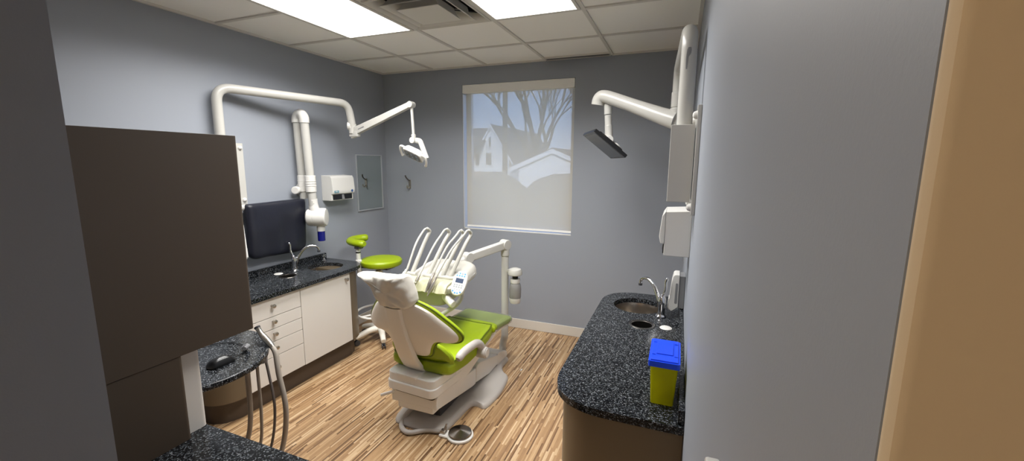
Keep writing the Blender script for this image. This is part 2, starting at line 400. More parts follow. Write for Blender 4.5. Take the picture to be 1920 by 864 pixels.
# ---------------------------------------------------------------- outdoors
struct('ground_lawn', box(new(), -60, 40, YB+.4, 90, -.7, -.6), 'lawn')
def gable_house(name, label, cat, x0, x1, y0, y1, zg, ze, zp, wins, ridge='y'):
    t = thing(name, label, cat, ((x0+x1)/2, (y0+y1)/2, zg)); xm = (x0+x1)/2; e = .35
    b = new(); prism(b, [(x0, zg), (x1, zg), (x1, ze), (xm, zp), (x0, ze)], 'xz', y0, y1)
    for k in range(int((zp-zg)/.2)): 
        z = zg+.2*k
        h = (x1-x0)/2 if z < ze else (x1-x0)/2*(zp-z)/(zp-ze)
        if h > .2: box(b, xm-h, xm+h, y0-.012, y0, z, z+.02)
    obj('wall', b, 'siding', t)
    b = new(); s = (zp-ze)/(xm-x0)
    for d in (-1, 1):
        X = x0-e if d < 0 else x1+e; Z = ze-s*e
        prism(b, [(X, Z), (xm, zp), (xm, zp+.12), (X, Z+.12)], 'xz', y0-.08, y1+.3)
    obj('roof', b, 'roof', t)
    b = new()
    for d in (-1, 1):
        X = x0-e if d < 0 else x1+e; Z = ze-s*e
        prism(b, [(X, Z-.1), (xm, zp-.1), (xm, zp+.07), (X, Z+.07)], 'xz', y0-.11, y0-.08)
    obj('gable_trim', b, 'siding', t)
    for wx, wz, ww, wh in wins:
        f = obj('window', box(new(), wx-ww/2, wx+ww/2, y0-.06, y0-.002, wz-wh/2, wz+wh/2, .01), 'siding', t)
        obj('pane', box(new(), wx-ww/2+.1, wx+ww/2-.1, y0-.07, y0-.06, wz-wh/2+.1, wz+wh/2-.1), 'pane', f)
    return t
gable_house('garage', 'white sided garage with low gable roof seen through the shade', 'garage', -6.0, -3.22, 16, 21, -.6, 1.6, 2.18, [])
gable_house('house', 'white two storey house with steep gable roof seen through left of shade', 'house', -13.5, -10.85, 27, 37, -.6, 2.1, 4.18, [(-12.34, 1.95, .6, 1.0), (-13.2, 1.9, .5, 1.0), (-12.25, 3.1, .35, .8)])
hs = bpy.data.objects['house']
b = new(); prism(b, [(25.6, 2.75), (29.5, 4.25), (33.4, 2.75), (33.4, 2.62), (29.5, 4.1), (25.6, 2.62)], 'yz', -22, -12.6); obj('wing_roof', b, 'roof', hs)
obj('wing_wall', box(new(), -21.6, -13.4, 26.4, 33, -.6, 2.9), 'siding', hs)
for k in range(3):
    f = obj('window', box(new(), -14.5-2.2*k, -13.7-2.2*k, 26.34, 26.4, 1.2, 2.3, .01), 'siding', hs); obj('pane', box(new(), -14.42-2.2*k, -13.78-2.2*k, 26.33, 26.34, 1.28, 2.22), 'pane', f)
t = thing('yard_fence', 'pale board fence beyond the window in front of the house', 'fence', (-8.2, 14.5, -.6))
b = new()
for k in range(30): box(b, -10.5+.15*k, -10.365+.15*k, 14.5, 14.52, -.55, 1.38)
for z in (-.2, .8): box(b, -10.5, -6.0, 14.52, 14.56, z, z+.09)
obj('boards', b, 'fence', t)
for k in range(3): obj('post', box(new(), -10.5+2.2*k, -10.4+2.2*k, 14.56, 14.66, -.6, 1.42), 'fence', t)
def bush(name, label, lobes, cat='hedge'):
    b = new(); rnd = random.Random(9)
    for cx_, cy_, cz_, r in lobes:
        o = new(); bmesh.ops.create_icosphere(o, subdivisions=4, radius=1)
        for v in o.verts:
            n_ = noise.noise(v.co*3+Vector((cx_, cy_, 0)))*.05+noise.noise(v.co*11)*.025
            v.co = Vector((cx_, cy_, cz_))+Vector((v.co.x*r[0], v.co.y*r[1], v.co.z*r[2]))*(1+n_)
        merge(b, o)
    o = obj(name, b, 'bush'); tag(o, label, cat); return o
bush('trimmed_bush', 'rounded leafless bush below the garage gable seen through shade', [(-4.45, 10.2, .1, (1.15, .8, 1.36)), (-2.55, 10.0, .1, (1.35, .8, 1.38))])
def tree(label, base, h, seed, r0, spread=.55, depth=5, lean=(0, 0)):
    t = thing('bare_tree', label, 'tree', base, 'leafless trees outside the window')
    rnd = random.Random(seed); trunk = new(); br = new()
    def grow(p, d, L, r, k):
        pts = [p.copy()]; q = p.copy(); dd = d.copy()
        for i in range(3):
            dd = (dd+Vector((rnd.uniform(-.13, .13), rnd.uniform(-.13, .13), rnd.uniform(-.02, .12)))).normalized(); q = q+dd*L/3; pts.append(q.copy())
        tube(trunk if k == 0 else br, pts, [r, r*.9, r*.78, r*.66], 7 if k < 2 else 4)
        if k >= depth: return
        for j in range(3 if k < 2 else rnd.choice((2, 3))):
            a = rnd.uniform(0, 2*PI); s = rnd.uniform(.3, spread+.1)
            nd = (dd+Vector((math.cos(a)*s, math.sin(a)*s, rnd.uniform(-.05, .25)))).normalized()
            grow(pts[-1] if j < 2 else pts[2], nd, L*rnd.uniform(.66, .86), r*rnd.uniform(.48, .66), k+1)
    grow(Vector(base), Vector((lean[0], lean[1], 1)).normalized(), h, r0, 0)
    obj('trunk', trunk, 'bark', t); obj('branches', br, 'bark', t)
tree('leafless tree with many upright stems rising behind the garage', (-7.6, 24.0, -.6), 2.7, 4, .3, .45, 7)
tree('leafless tree rising at the right edge of the window view', (-4.4, 27.0, -.6), 3.6, 8, .24, .6, 7, (-.1, 0))
t = thing('utility_pole', 'plain upright utility pole left of the bare tree outside the window', 'utility pole', (-7.02, 17.0, -.6))
b = new(); tube(b, [(-7.02, 17, -.6), (-7.02, 17, 4), (-7.02, 17, 9)], [.12, .105, .085], 14); obj('pole', b, 'bark', t)
b = new(); box(b, -8.0, -6.0, 16.86, 16.9, 8.2, 8.32); obj('cross_arm', b, 'bark', t)
tree('leafless tree far behind the house and the utility pole', (-12.6, 40.0, -.6), 4.4, 15, .3, .5, 6)
# ---------------------------------------------------------------- base cabinets with stone counters
ZT = .81     # counter top
def knob(bm, p, d):
    p = Vector(p); d = Vector(d)
    lathe(bm, [(0, 0), (.009, 0), (.006, .004), (.0055, .014), (.012, .019), (.015, .025), (.0135, .031), (.007, .034), (0, .0345)], p, d, 20)

# --- left run: five drawers and a door between curved ends
FX = -2.605    # front of the doors
Y0, Y1 = 1.62, 2.985
t = thing('base_cabinet', 'long low cabinet with five drawers and one white door on the left wall', 'cabinet', (-2.85, 2.3, 0))
left = t
bx = XL+.002
b = new(); box(b, FX-.05, FX-.022, 1.80, 2.83, .162, .776); obj('carcass', b, 'gap', t)
obj('bottom_panel', box(new(), bx, FX-.05, 1.80, 2.83, .162, .18), 'gap', t)
def endpanel(ya, yb, sgn):
    # curved end: quarter round sweep from the front to the wall
    o = [(bx, ya), (FX-.001, ya)]
    R = abs(yb-ya)
    o2 = [(bx, yb)]
    n = 12; cx_, cy_ = FX-R*.9, ya
    arc = [(cx_+R*.9*math.cos(a), cy_+(yb-ya)*math.sin(a)) for a in [PI/2*k/n for k in range(n+1)]]
    return [(bx, ya)]+arc+[(bx, yb)]
obj('curved_panel', prism(new(), endpanel(2.80, 2.985, 1), 'xy', .16, .778), 'taupe', t, 'curved taupe end panel')
obj('curved_panel', prism(new(), endpanel(1.795, 1.62, -1), 'xy', .16, .778), 'taupe', t, 'curved taupe end panel')
b = new(); k0 = [(bx, 1.66), (FX-.16, 1.66), (FX-.09, 1.70), (FX-.055, 1.79), (FX-.055, 2.83), (FX-.09, 2.915), (FX-.16, 2.95), (bx, 2.95)]
obj('plinth', prism(b, rounded(k0, [0, .08, .08, .08, .08, .08, .08, 0]), 'xy', 0.0, .16), 'kick', t)
d = obj('door', box(new(), FX-.02, FX, 2.281, 2.797, .163, .776, .0015), 'lam', t)
b = new(); knob(b, (FX, 2.745, .728), (1, 0, 0)); obj('knob', b, 'nickel', d)
zs = [.163, .333, .442, .540, .636, .776]
zs = [.163, .345, .455, .548, .637, .776]
for z0, z1 in zip(zs, zs[1:]):
    d = obj('drawer', box(new(), FX-.02, FX, 1.80, 2.277, z0+.002, z1-.002, .0015), 'lam', t)
    b = new(); knob(b, (FX, 2.035, (z0+z1)/2+.012), (1, 0, 0)); obj('knob', b, 'nickel', d)
# counter
ce = FX+.022
outer = [(bx, 1.57)]+rounded([(ce-.001, 1.57), (ce, 3.035)], [0, 0])[:0]
outer = rounded([(bx, 1.57), (ce, 1.57), (ce, 3.035), (bx, 3.035)], [0, .24, .24, 0], 14)
c = obj('countertop', slab_holes(new(), outer, [circle(-2.845, 2.775, .143), circle(-2.875, 2.415, .062, 28)], .78, ZT), 'granite')
tag(c, 'black speckled stone worktop on the drawer cabinet along the left wall', 'countertop'); 
obj('backsplash', box(new(), bx, bx+.02, 1.57, 3.02, ZT, ZT+.053, .002), 'granite', c)
def sink(cx_, cy_, r, d, label):
    b = new(); prof = [(r+.012, -.031), (r+.003, -.03), (r+.002, -.036), (r-.006, -.06), (r*.93, -d*.75), (r*.82, -d*.95), (r*.6, -d), (.03, -d-.006), (.03, -d-.03), (0, -d-.03)]
    lathe(b, prof, (cx_, cy_, ZT), (0, 0, 1), 48)
    s = obj('sink', b, 'steel'); tag(s, label, 'sink')
    b = new(); lathe(b, [(0, .002), (.018, .002), (.026, .0), (.03, .003), (.033, .001)], (cx_, cy_, ZT-d-.005)); obj('drain', b, 'chrome', s)
    return s
sink(-2.845, 2.775, .143, .14, 'round steel sink bowl set in the stone worktop on the left wall')
def waste_ring(cx_, cy_, r, label):
    b = new(); lathe(b, [(r+.010, .0002), (r+.008, .003), (r-.001, .003), (r-.002, -.12), (r-.008, -.12), (r-.006, -.002), (r-.001, .0005)], (cx_, cy_, ZT), seg=40)
    w = obj('waste_chute', b, 'blacksteel'); tag(w, label, 'waste chute')
    obj('chute_bottom', cyl(new(), (cx_, cy_, ZT-.125), (cx_, cy_, ZT-.119), r, 28), 'black', w)
waste_ring(-2.875, 2.415, .062, 'round waste hole in the left worktop beside the white disc')
def disc(cx_, cy_, r, label):
    b = new(); lathe(b, [(0, .006), (r*.55, .0058), (r*.85, .0045), (r, .0005), (0, .0005)], (cx_, cy_, ZT), seg=36); tag(obj('hole_cap', b, 'white'), label, 'cap', 'white hole caps in the worktops')
disc(-3.0, 2.43, .034, 'white plastic disc on the black worktop beneath the dark wall apron')
def faucet(px, py, ang, sp, lv, label):
    """ang: heading of the spout; lv: heading of the lever"""
    t = thing('faucet', label, 'faucet', (px, py, ZT))
    b = new(); lathe(b, [(0, .001), (.03, .001), (.03, .006), (.024, .014), (.021, .02), (.021, .07), (.023, .08), (.023, .11), (.018, .125), (0, .13)], (px, py, ZT)); obj('body', b, 'chrome', t)
    dx, dy = math.cos(ang), math.sin(ang)
    P = [(px+dx*.01, py+dy*.01, ZT+.06), (px+dx*.035, py+dy*.035, ZT+.12), (px+dx*.075, py+dy*.075, ZT+.175), (px+dx*.12, py+dy*.12, ZT+.2), (px+dx*.165, py+dy*.165, ZT+.198), (px+dx*.19, py+dy*.19, ZT+.18), (px+dx*.194, py+dy*.194, ZT+.155)]
    P = smooth_path(P, 8); N = len(P)
    s = obj('spout', tube(new(), P, [.0135-.0035*min(1, i/(N*.5)) for i in range(N)], 18), 'chrome', t)
    obj('aerator', cyl(new(), (P[-1][0], P[-1][1], ZT+.158), (P[-1][0], P[-1][1], ZT+.142), .0125, 18, .002), 'darkgrey', s)
    ex, ey = math.cos(lv), math.sin(lv)
    P = smooth_path([(px, py, ZT+.11), (px+ex*.012, py+ey*.012, ZT+.145), (px+ex*.022, py+ey*.022, ZT+.18), (px+ex*.022, py+ey*.022, ZT+.22), (px+ex*.03, py+ey*.03, ZT+.245)], 6); N = len(P)
    obj('lever', tube(new(), P, [.017, .016, .015, .014, .012]+[.0085]*(N-10)+[.0095, .0095, .009, .008, .006], 16), 'chrome', t)
    return t
faucet(-2.955, 2.55, .95, 1, -2.2, 'chrome single lever faucet over the sink on the left wall')
t = thing('soap_pump', 'small chrome fitting behind the sink on the left wall', 'soap pump', (-3.02, 2.93, ZT))
b = new(); lathe(b, [(0, .001), (.02, .001), (.02, .006), (.012, .012), (.009, .03), (.016, .034), (.016, .045), (.008, .05), (.007, .065), (0, .066)], (-3.02, 2.93, ZT)); obj('body', b, 'chrome', t)
b = new(); tube(b, [(-3.02, 2.93, ZT+.06), (-2.995, 2.925, ZT+.062), (-2.985, 2.922, ZT+.056)], .005, 10); obj('nozzle', b, 'chrome', t)

# --- right run: curved front cabinet with knob
t = thing('base_cabinet', 'taupe curved end cabinet under the worktop at the right wall', 'cabinet', (-.17, 2.2, 0))
br = XR-.002
o = rounded([(br, 1.50), (-.412, 1.50), (-.412, 3.0), (br, 3.0)], [0, .24, .24, 0], 14)
o_in = rounded([(br, 1.53), (-.36, 1.53), (-.36, 2.97), (br, 2.97)], [0, .2, .2, 0], 10)
obj('body', slab_holes(new(), o, [rounded([(br-.012, 1.52), (-.392, 1.52), (-.392, 2.98), (br-.012, 2.98)], [0, .22, .22, 0], 14)], .16, .778), 'taupe', t)
obj('plinth', prism(new(), o_in, 'xy', 0, .16), 'kick', t)
d = obj('door', box(new(), -.432, -.413, 1.76, 2.26, .163, .776, .0015), 'lam', t)
b = new(); knob(b, (-.432, 1.80, .715), (-1, 0, 0)); obj('knob', b, 'nickel', d)
d = obj('door', box(new(), -.432, -.413, 2.264, 2.74, .163, .776, .0015), 'lam', t)
b = new(); knob(b, (-.432, 2.70, .715), (-1, 0, 0)); obj('knob', b, 'nickel', d)
outer = rounded([(br, 1.475), (-.44, 1.475), (-.44, 3.03), (br, 3.03)], [0, .27, .25, 0], 16)
c = obj('countertop', slab_holes(new(), outer, [circle(-.2, 2.755, .152), circle(-.15, 2.425, .063, 28)], .78, ZT), 'granite')
tag(c, 'black speckled stone worktop with rounded corners at the right wall', 'countertop')
obj('backsplash', box(new(), br-.02, br, 1.49, 2.95, ZT, ZT+.055, .002), 'granite', c)
sink(-.2, 2.755, .152, .14, 'round steel sink bowl set in the worktop at the right wall')
waste_ring(-.15, 2.425, .063, 'round waste hole in the right hand worktop near the chrome faucet')
disc(-.02, 2.42, .033, 'white plastic disc on the worktop behind the blue lidded bin')
faucet(-.055, 2.60, 2.35, 1, -.6, 'chrome single lever faucet over the sink at the right wall')

# --- yellow bin with a blue lid
t = thing('sharps_bin', 'yellow see-through plastic bin with blue lid on the right worktop', 'bin', (-.005, 1.69, ZT))
def frustum(bm, a, bb, z0, z1, r):
    p, q = rounded([(a[0], a[2]), (a[1], a[2]), (a[1], a[3]), (a[0], a[3])], r, 5), rounded([(bb[0], bb[2]), (bb[1], bb[2]), (bb[1], bb[3]), (bb[0], bb[3])], r, 5)
    o = new(); A = [o.verts.new((x, y, z0)) for x, y in p]; B = [o.verts.new((x, y, z1)) for x, y in q]; N = len(A)
    for i in range(N): o.faces.new((A[i], A[(i+1) % N], B[(i+1) % N], B[i]))
    o.faces.new(A)
    if True: o.faces.new(B)
    return merge(bm, o)
b = new(); frustum(b, (-.052, .030, 1.60, 1.765), (-.060, .040, 1.595, 1.795), ZT+.001, .972, .012); obj('tub', b, 'yellow', t)
b = new(); frustum(b, (-.067, .046, 1.585, 1.805), (-.067, .046, 1.585, 1.805), .966, .988, .012); box(b, -.06, .039, 1.592, 1.798, .985, .993, .003)
ld = obj('lid', b, 'blue', t)
b = new(); box(b, -.042, .02, 1.645, 1.775, .992, .9965, .002); obj('flap', b, 'blue', ld)
for q in ((-.05, 1.64), (-.05, 1.76), (.03, 1.64), (.03, 1.76)): obj('latch', box(new(), q[0]-.006, q[0]+.006, q[1]-.004, q[1]+.004, .992, .9955, .001), 'blue', ld)
b = new(); rnd = random.Random(3)
for k in range(70):
    p = Vector((rnd.uniform(-.04, .018), rnd.uniform(1.615, 1.745), rnd.uniform(ZT+.012, ZT+.07-.01*rnd.random())))
    d = Vector((rnd.uniform(-1, 1), rnd.uniform(-1, 1), rnd.uniform(-.4, .4))).normalized()*rnd.uniform(.006, .014)
    tube(b, [p-d, p+d], .0035, 6)
f_ = obj('needles_inside', b, 'tips', t); f_['kind'] = 'stuff'

# ---------------------------------------------------------------- wall dispensers, mirror, hooks
def towel(name, label, sgn, xw, ya, yb, z0, z1, dep):
    """sgn: +1 front faces +X (left wall)"""
    t = thing('towel_dispenser', label, 'paper towel dispenser', (xw, (ya+yb)/2, z0), 'white paper towel dispensers')
    X = lambda d: xw+sgn*d
    b = new(); prism(b, [(X(0), z0), (X(dep-.02), z0), (X(dep-.02), z1-.008), (X(0), z1)], 'xz', ya, yb, .004)
    obj('case', b, 'white', t)
    b = new(); prism(b, [(X(dep-.021), z0+.062), (X(dep-.003), z0+.062), (X(dep+.006), z0+.10), (X(dep-.004), z1-.03), (X(dep-.021), z1-.004)], 'xz', ya-.002, yb+.002, .004); cv = obj('cover', b, 'white', t)
    b = new(); box(b, min(X(dep-.022), X(dep-.014)), max(X(dep-.022), X(dep-.014)), ya+.02, yb-.02, z0+.008, z0+.056, .002); sl = obj('slot', b, 'black', t)
    b = new(); prism(b, [(X(dep-.014), z0+.006), (X(dep-.006), z0+.01), (X(dep-.014), z0+.058)], 'xz', (ya+yb)/2-.014, (ya+yb)/2+.014, .001); obj('lever', b, 'greyp', t)
    if sgn > 0:
        b = new(); box(b, X(dep+.0035), X(dep+.0045), ya+.02, ya+.075, z0+.074, z0+.096); obj('label_print', b, 'tealp', cv)
        b = new(); box(b, X(dep+.0043), X(dep+.0053), ya+.03, ya+.065, z0+.080, z0+.084); box(b, X(dep+.0043), X(dep+.0053), ya+.03, ya+.055, z0+.087, z0+.09); obj('label_print', b, 'white', cv)
        b = new(); lathe(b, [(0, .0015), (.013, .0015), (.014, 0)], (X(dep+.0036), yb-.035, z0+.085), (sgn, 0, 0)); obj('badge', b, 'logoblue', cv)
    return t
towel('a', 'white paper towel dispenser on the left wall beside the mirror', 1, XL, 3.035, 3.318, 1.357, 1.592, .13)
towel('b', 'white paper towel dispenser on the right wall below the tall white box', -1, XR, 2.27, 2.54, 1.252, 1.487, .145)
t = thing('mirror', 'narrow frameless looking mirror with thin metal edge on the left wall', 'mirror', (XL, 3.7, 1.2))
t['label'] = 'narrow upright mirror with thin metal frame on the left wall'
ya, yb, z0, z1 = 3.495, 3.903, 1.205, 1.793
obj('glass', box(new(), XL+.002, XL+.008, ya+.008, yb-.008, z0+.008, z1-.008), 'mirror', t)
b = new()
for q in ((ya, ya+.012, z0, z1), (yb-.012, yb, z0, z1), (ya+.012, yb-.012, z0, z0+.012), (ya+.012, yb-.012, z1-.012, z1)): box(b, XL+.001, XL+.014, q[0], q[1], q[2], q[3], .002)
obj('frame', b, 'alu', t)
t = thing('coat_hook', 'small metal coat hook on the window wall near the corner', 'coat hook', (-2.79, YB, 1.45))
b = new(); prism(b, rounded([(-2.805, 1.425), (-2.775, 1.425), (-2.775, 1.53), (-2.805, 1.53)], .014), 'xz', YB-.005, YB, .001); obj('plate', b, 'nickel', t)
b = new(); tube(b, smooth_path([(-2.79, YB-.004, 1.515), (-2.79, YB-.03, 1.525), (-2.795, YB-.06, 1.55), (-2.80, YB-.07, 1.575)], 6), [.006, .006, .0075, .008], 10); obj('hook', b, 'blacksteel', t)
b = new(); tube(b, smooth_path([(-2.79, YB-.004, 1.45), (-2.79, YB-.03, 1.435), (-2.79, YB-.05, 1.44), (-2.79, YB-.055, 1.465)], 6), [.006, .006, .0065, .008], 10); obj('hook', b, 'nickel', t)

def soap(label, sgn, xw, yc, z0, z1, w, dep):
    t = thing('soap_dispenser', label, 'soap dispenser', (xw, yc, z0), 'white soap dispensers')
    X = lambda d: xw+sgn*d
    h = z1-z0
    b = new(); prism(b, [(X(0), z0+.02), (X(.036), z0+.02), (X(.036), z1-.006), (X(0), z1-.006)], 'xz', yc-w/2+.006, yc+w/2-.006, .006); obj('case', b, 'greyp' if sgn < 0 else 'white', t)
    pr = rounded([(X(.034), z0+.03), (X(dep*.8), z0), (X(dep), z0+.02), (X(dep*.86), z1-.05), (X(dep*.75), z1), (X(.034), z1)], [.003, .008, .02, .05, .02, .003])
    b = new(); prism(b, pr, 'xz', yc-w/2, yc+w/2, .012, 3); cv = obj('cover', b, 'white', t)
    if sgn < 0:
        b = new(); prism(b, rounded([(X(.04), z0+.05), (X(dep*.62), z0+.05), (X(dep*.60), z1-.05), (X(.04), z1-.05)], .008), 'xz', yc-w/2-.0015, yc-w/2+.0003); obj('window', b, 'greyp', cv)
    b = new(); prism(b, rounded([(X(dep*.86), z0-.002), (X(dep+.004), z0+.014), (X(dep*.985), z0+.075), (X(dep*.86), z0+.06)], .006), 'xz', yc-w*.36, yc+w*.36, .004); obj('push_bar', b, 'white', t)
soap('white soap dispenser on the left wall at the near edge of the dark apron', 1, XL, 2.105, .985, 1.30, .11, .14)
soap('white soap dispenser with grey side on the right wall behind the faucet', -1, XR, 2.66, .85, 1.075, .12, .088)
t = thing('wall_switch', 'small rounded white wall fitting just inside the doorway on the right', 'wall switch', (XR, .49, 1.32))
b = new(); prism(b, rounded([(.455, 1.24), (.525, 1.24), (.525, 1.355), (.455, 1.355)], .006), 'yz', XR-.006, XR-.0005, .002); obj('plate', b, 'white', t)
b = new(); prism(b, rounded([(.475, 1.265), (.505, 1.265), (.505, 1.385), (.475, 1.385)], .014), 'yz', XR-.022, XR-.006, .003); obj('rocker', b, 'white', t)
# ---------------------------------------------------------------- left wall: dental light on its bent pole
t = thing('dental_light', 'white dental lamp on a bent wall pole with a folding arm', 'dental lamp', (-3.05, 2.1, 1.4))
b = new(); box(b, XL+.0005, XL+.014, 1.99, 2.287, 1.39, 1.85, .004); pl = obj('wall_plate', b, 'enamel', t)
for y in (2.01, 2.262):
    for z in (1.815, 1.425):
        b = new(); lathe(b, [(.016, 0), (.016, .004), (.012, .012), (.005, .016), (0, .0165)], (XL+.0138, y, z), (1, 0, 0), 20); obj('bolt_cap', b, 'white', pl)
b = new(); tube(b, fillet_path([(-3.035, 2.088, 1.35), (-3.035, 2.088, 2.225), (-2.775, 3.075, 2.225), (-2.765, 3.11, 2.02)], .10, 20), .0325, 32); obj('pole', b, 'enamel', t)
for z in (1.45, 1.70): obj('pole_clamp', box(new(), XL+.013, -3.01, 2.055, 2.12, z, z+.08, .006), 'enamel', t)
b = new(); cyl(b, (-2.765, 3.11, 2.05), (-2.765, 3.11, 1.965), .034, 24, .004); obj('swivel', b, 'enamel', t)
b = new(); cyl(b, (-2.80, 3.085, 2.035), (-2.775, 3.10, 2.035), .035, 24, .006); obj('swivel_knob', b, 'white', t)
A, B = Vector((-2.745, 3.112, 1.985)), Vector((-2.115, 3.10, 2.20)); d = (B-A).normalized(); sd = Vector((0, 1, 0)); un = d.cross(sd)*-1
mx = rot_axes(A, d, sd, d.cross(sd)); L = (B-A).length
b = new(); prism(b, rounded([(0, -.034), (L, -.022), (L, .022), (0, .034)], [.012, .02, .02, .012]), 'xz', -.024, .024, .006, 2, mx); arm = obj('arm', b, 'enamel', t)
b = new(); box(b, .06, .13, -.0255, -.0238, -.006, .002, 0, 2, mx); obj('maker_mark', b, 'greyp', arm)
b = new(); box(b, -.05, .035, -.02, .02, -.05, .04, .006, 2, mx); box(b, -2.79, -2.70, 3.085, 3.135, 1.94, 1.99, .006); obj('arm_bracket', b, 'enamel', t)
b = new(); cyl(b, B+Vector((-.015, -.03, -.008)), B+Vector((-.015, .03, -.008)), .027, 24, .005); obj('end_joint', b, 'enamel', t)
b = new(); tube(b, [B+Vector((-.012, 0, -.01)), (-2.115, 3.1, 1.93)], .0125, 14); cyl(b, (-2.115, 3.1, 1.95), (-2.115, 3.1, 1.91), .019, 20, .003); obj('drop_rod', b, 'enamel', t)
b = new(); cyl(b, (-2.12, 3.075, 1.90), (-2.12, 3.115, 1.90), .026, 24, .004); obj('yoke_joint', b, 'enamel', t)
b = new(); tube(b, fillet_path([(-2.115, 3.105, 1.90), (-2.055, 3.105, 1.893), (-1.985, 3.09, 1.745)], .03), .024, 16, flat=.7); obj('yoke', b, 'enamel', t)
# head: local x along the lamp, y towards its light face
cx_ = Vector((-2.09, 3.06, 1.785)); ax = Vector((.93, .0, -.37)).normalized(); nn = Vector((-.30, -.62, -.74)); nn = (nn-ax*nn.dot(ax)).normalized(); bx_ = nn.cross(ax)
mx = rot_axes(cx_, ax, bx_, nn)
b = new(); cushion(b, rounded([(-.095, -.06), (.095, -.06), (.095, .06), (-.095, .06)], .045, 8), [(0, -.04), (.6, -.039), (.85, -.03), (.97, -.012), (1, .006), (1, .018), (.97, .022), (.9, .022), (0, .022)], lambda u, v, d_: mx @ Vector((u, v, d_))); hd = obj('head', b, 'white', t)
b = new(); prism(b, rounded([(-.08, -.046), (.08, -.046), (.08, .046), (-.08, .046)], .035, 8), 'xy', .0222, .026, .002, 1, mx); obj('lens', b, 'greyp', hd)
for k in range(6): obj('led_lens', prism(new(), circle(-.05+.05*(k % 3), -.02+.04*(k//3), .011, 16), 'xy', .0262, .0275, 0, 1, mx), 'mirror', hd)
for s in (-1, 1):
    P = smooth_path([mx @ Vector(q) for q in ((s*.085, .03, -.005), (s*.125, .035, -.002), (s*.135, .0, .012), (s*.128, -.045, .022), (s*.118, -.065, .026))], 6)
    obj('handle', tube(new(), P, [.010]*(len(P)-6)+[.011, .012, .013, .013, .012, .009], 14), 'white', t)

# ---------------------------------------------------------------- left wall: x-ray head on a folded arm
t = thing('xray_machine', 'white folded wall arm with a drum head and blue tube tip above the sink', 'x-ray machine', (-3.05, 2.77, 1.0))
b = new(); cyl(b, (XL+.0005, 2.80, 1.475), (XL+.03, 2.80, 1.475), .06, 32, .006); tube(b, [(XL+.02, 2.80, 1.475), (-3.03, 2.79, 1.475)], .034); obj('wall_mount', b, 'white', t)
b = new(); tube(b, [(-3.03, 2.765, 1.40), (-3.03, 2.745, 2.06)], .033, 20); obj('arm_tube', b, 'enamel', t)
b = new(); tube(b, [(-2.935, 2.735, 2.04), (-2.925, 2.76, 1.33)], .034, 20); obj('arm_tube', b, 'enamel', t)
P = [Vector((-3.03, 2.745, 2.04))]+[Vector(((-3.03-2.935)/2, 2.74, 2.06))+Vector((-.0475, .005, 0))*math.cos(a)+Vector((0, 0, .05))*math.sin(a) for a in [PI*k/12 for k in range(13)]]+[Vector((-2.935, 2.735, 2.035))]
b = new(); tube(b, P, .0395, 20); eb = obj('elbow_cover', b, 'white', t)
for (x, y, z, r) in ((-3.03, 2.76, 1.53, .038), (-2.929, 2.752, 1.53, .0425)):
    b = new(); cyl(b, (x, y, z-.07), (x, y, z+.07), r, 28, .004)
    for k in range(3): cyl(b, (x, y, z-.02+.02*k), (x, y, z-.013+.02*k), r+.002, 28, .001)
    obj('joint_sleeve', b, 'white', t)
b = new(); cyl(b, (-3.045, 2.715, 1.475), (-3.03, 2.675, 1.475), .033, 24, .006); obj('brake_knob', b, 'white', t)
n_ = Vector((.85, .5, .0)).normalized(); hc = Vector((-2.90, 2.79, 1.24))
b = new(); tube(b, smooth_path([(-2.925, 2.76, 1.40), (-2.925, 2.765, 1.33), (-2.92, 2.77, 1.27)], 5), [.036, .036, .036, .036, .038, .04, .042, .043, .044, .045, .046], 20); obj('neck', b, 'white', t)
b = new(); lathe(b, [(0, -.105), (.05, -.103), (.07, -.09), (.076, -.07), (.077, -.042), (.074, -.040)], hc, n_, 40); obj('housing', b, 'white', t)
b = new(); lathe(b, [(.072, -.041), (.079, -.038), (.08, .04), (.078, .055), (.07, .063), (.03, .065), (0, .0655)], hc, n_, 40); obj('head', b, 'white', t)
b = new(); lathe(b, [(.034, -.06), (.034, -.10), (.032, -.122), (0, -.122)], hc+n_*.01, (0, 0, 1), 28); obj('collar', b, 'white', t)
b = new(); lathe(b, [(.031, -.119), (.031, -.205), (.028, -.208), (.027, -.124)], hc+n_*.01, (0, 0, 1), 28); obj('cone_tip', b, 'tubeblue', t, 'dark blue clear cone tip')

# lead apron on its rail
t = thing('apron_rail', 'white round rail fixed to the left wall holding the dark apron', 'rail', (-3.06, 2.4, 1.36))
b = new(); tube(b, [(-3.045, 2.02, 1.372), (-3.045, 2.74, 1.372)], .023, 18); obj('rail', b, 'enamel', t)
for y in (2.08, 2.69): obj('bracket', cyl(new(), (XL+.0005, y, 1.372), (-3.05, y, 1.372), .016, 16), 'enamel', t)
ap = rounded([(2.205, .965), (2.735, .955), (2.755, 1.40), (2.21, 1.40)], [.07, .07, .03, .03], 8)
def apf(u, v, d):
    w_ = .006*math.sin(u*38+v*3)*max(0, (1.36-v))/.4+.01*noise.noise(Vector((u*6, v*5, d*8)))
    edge = 0
    return (-3.068+d+(w_ if d > .03 else 0), u, v+.012*math.sin(u*9)*(1.2-v))
b = new()
prof = [(0, .085), (.15, .086), (.3, .086), (.45, .086), (.6, .085), (.72, .084), (.82, .082), (.9, .078), (.95, .072), (.985, .06), (1, .045), (.985, .02), (.93, .006), (.8, 0), (0, 0)]
outline = []
for i in range(len(ap)):
    a_, c_ = ap[i], ap[(i+1) % len(ap)]; n2 = max(1, int(math.dist(a_, c_)/.02))
    outline += [(a_[0]+(c_[0]-a_[0])*k/n2, a_[1]+(c_[1]-a_[1])*k/n2) for k in range(n2)]
cushion(b, outline, prof, apf)
lt = obj('lead_apron', b, 'apron', None, None, 60); tag(lt, 'dark navy padded apron hanging on the left wall above the worktop', 'apron')

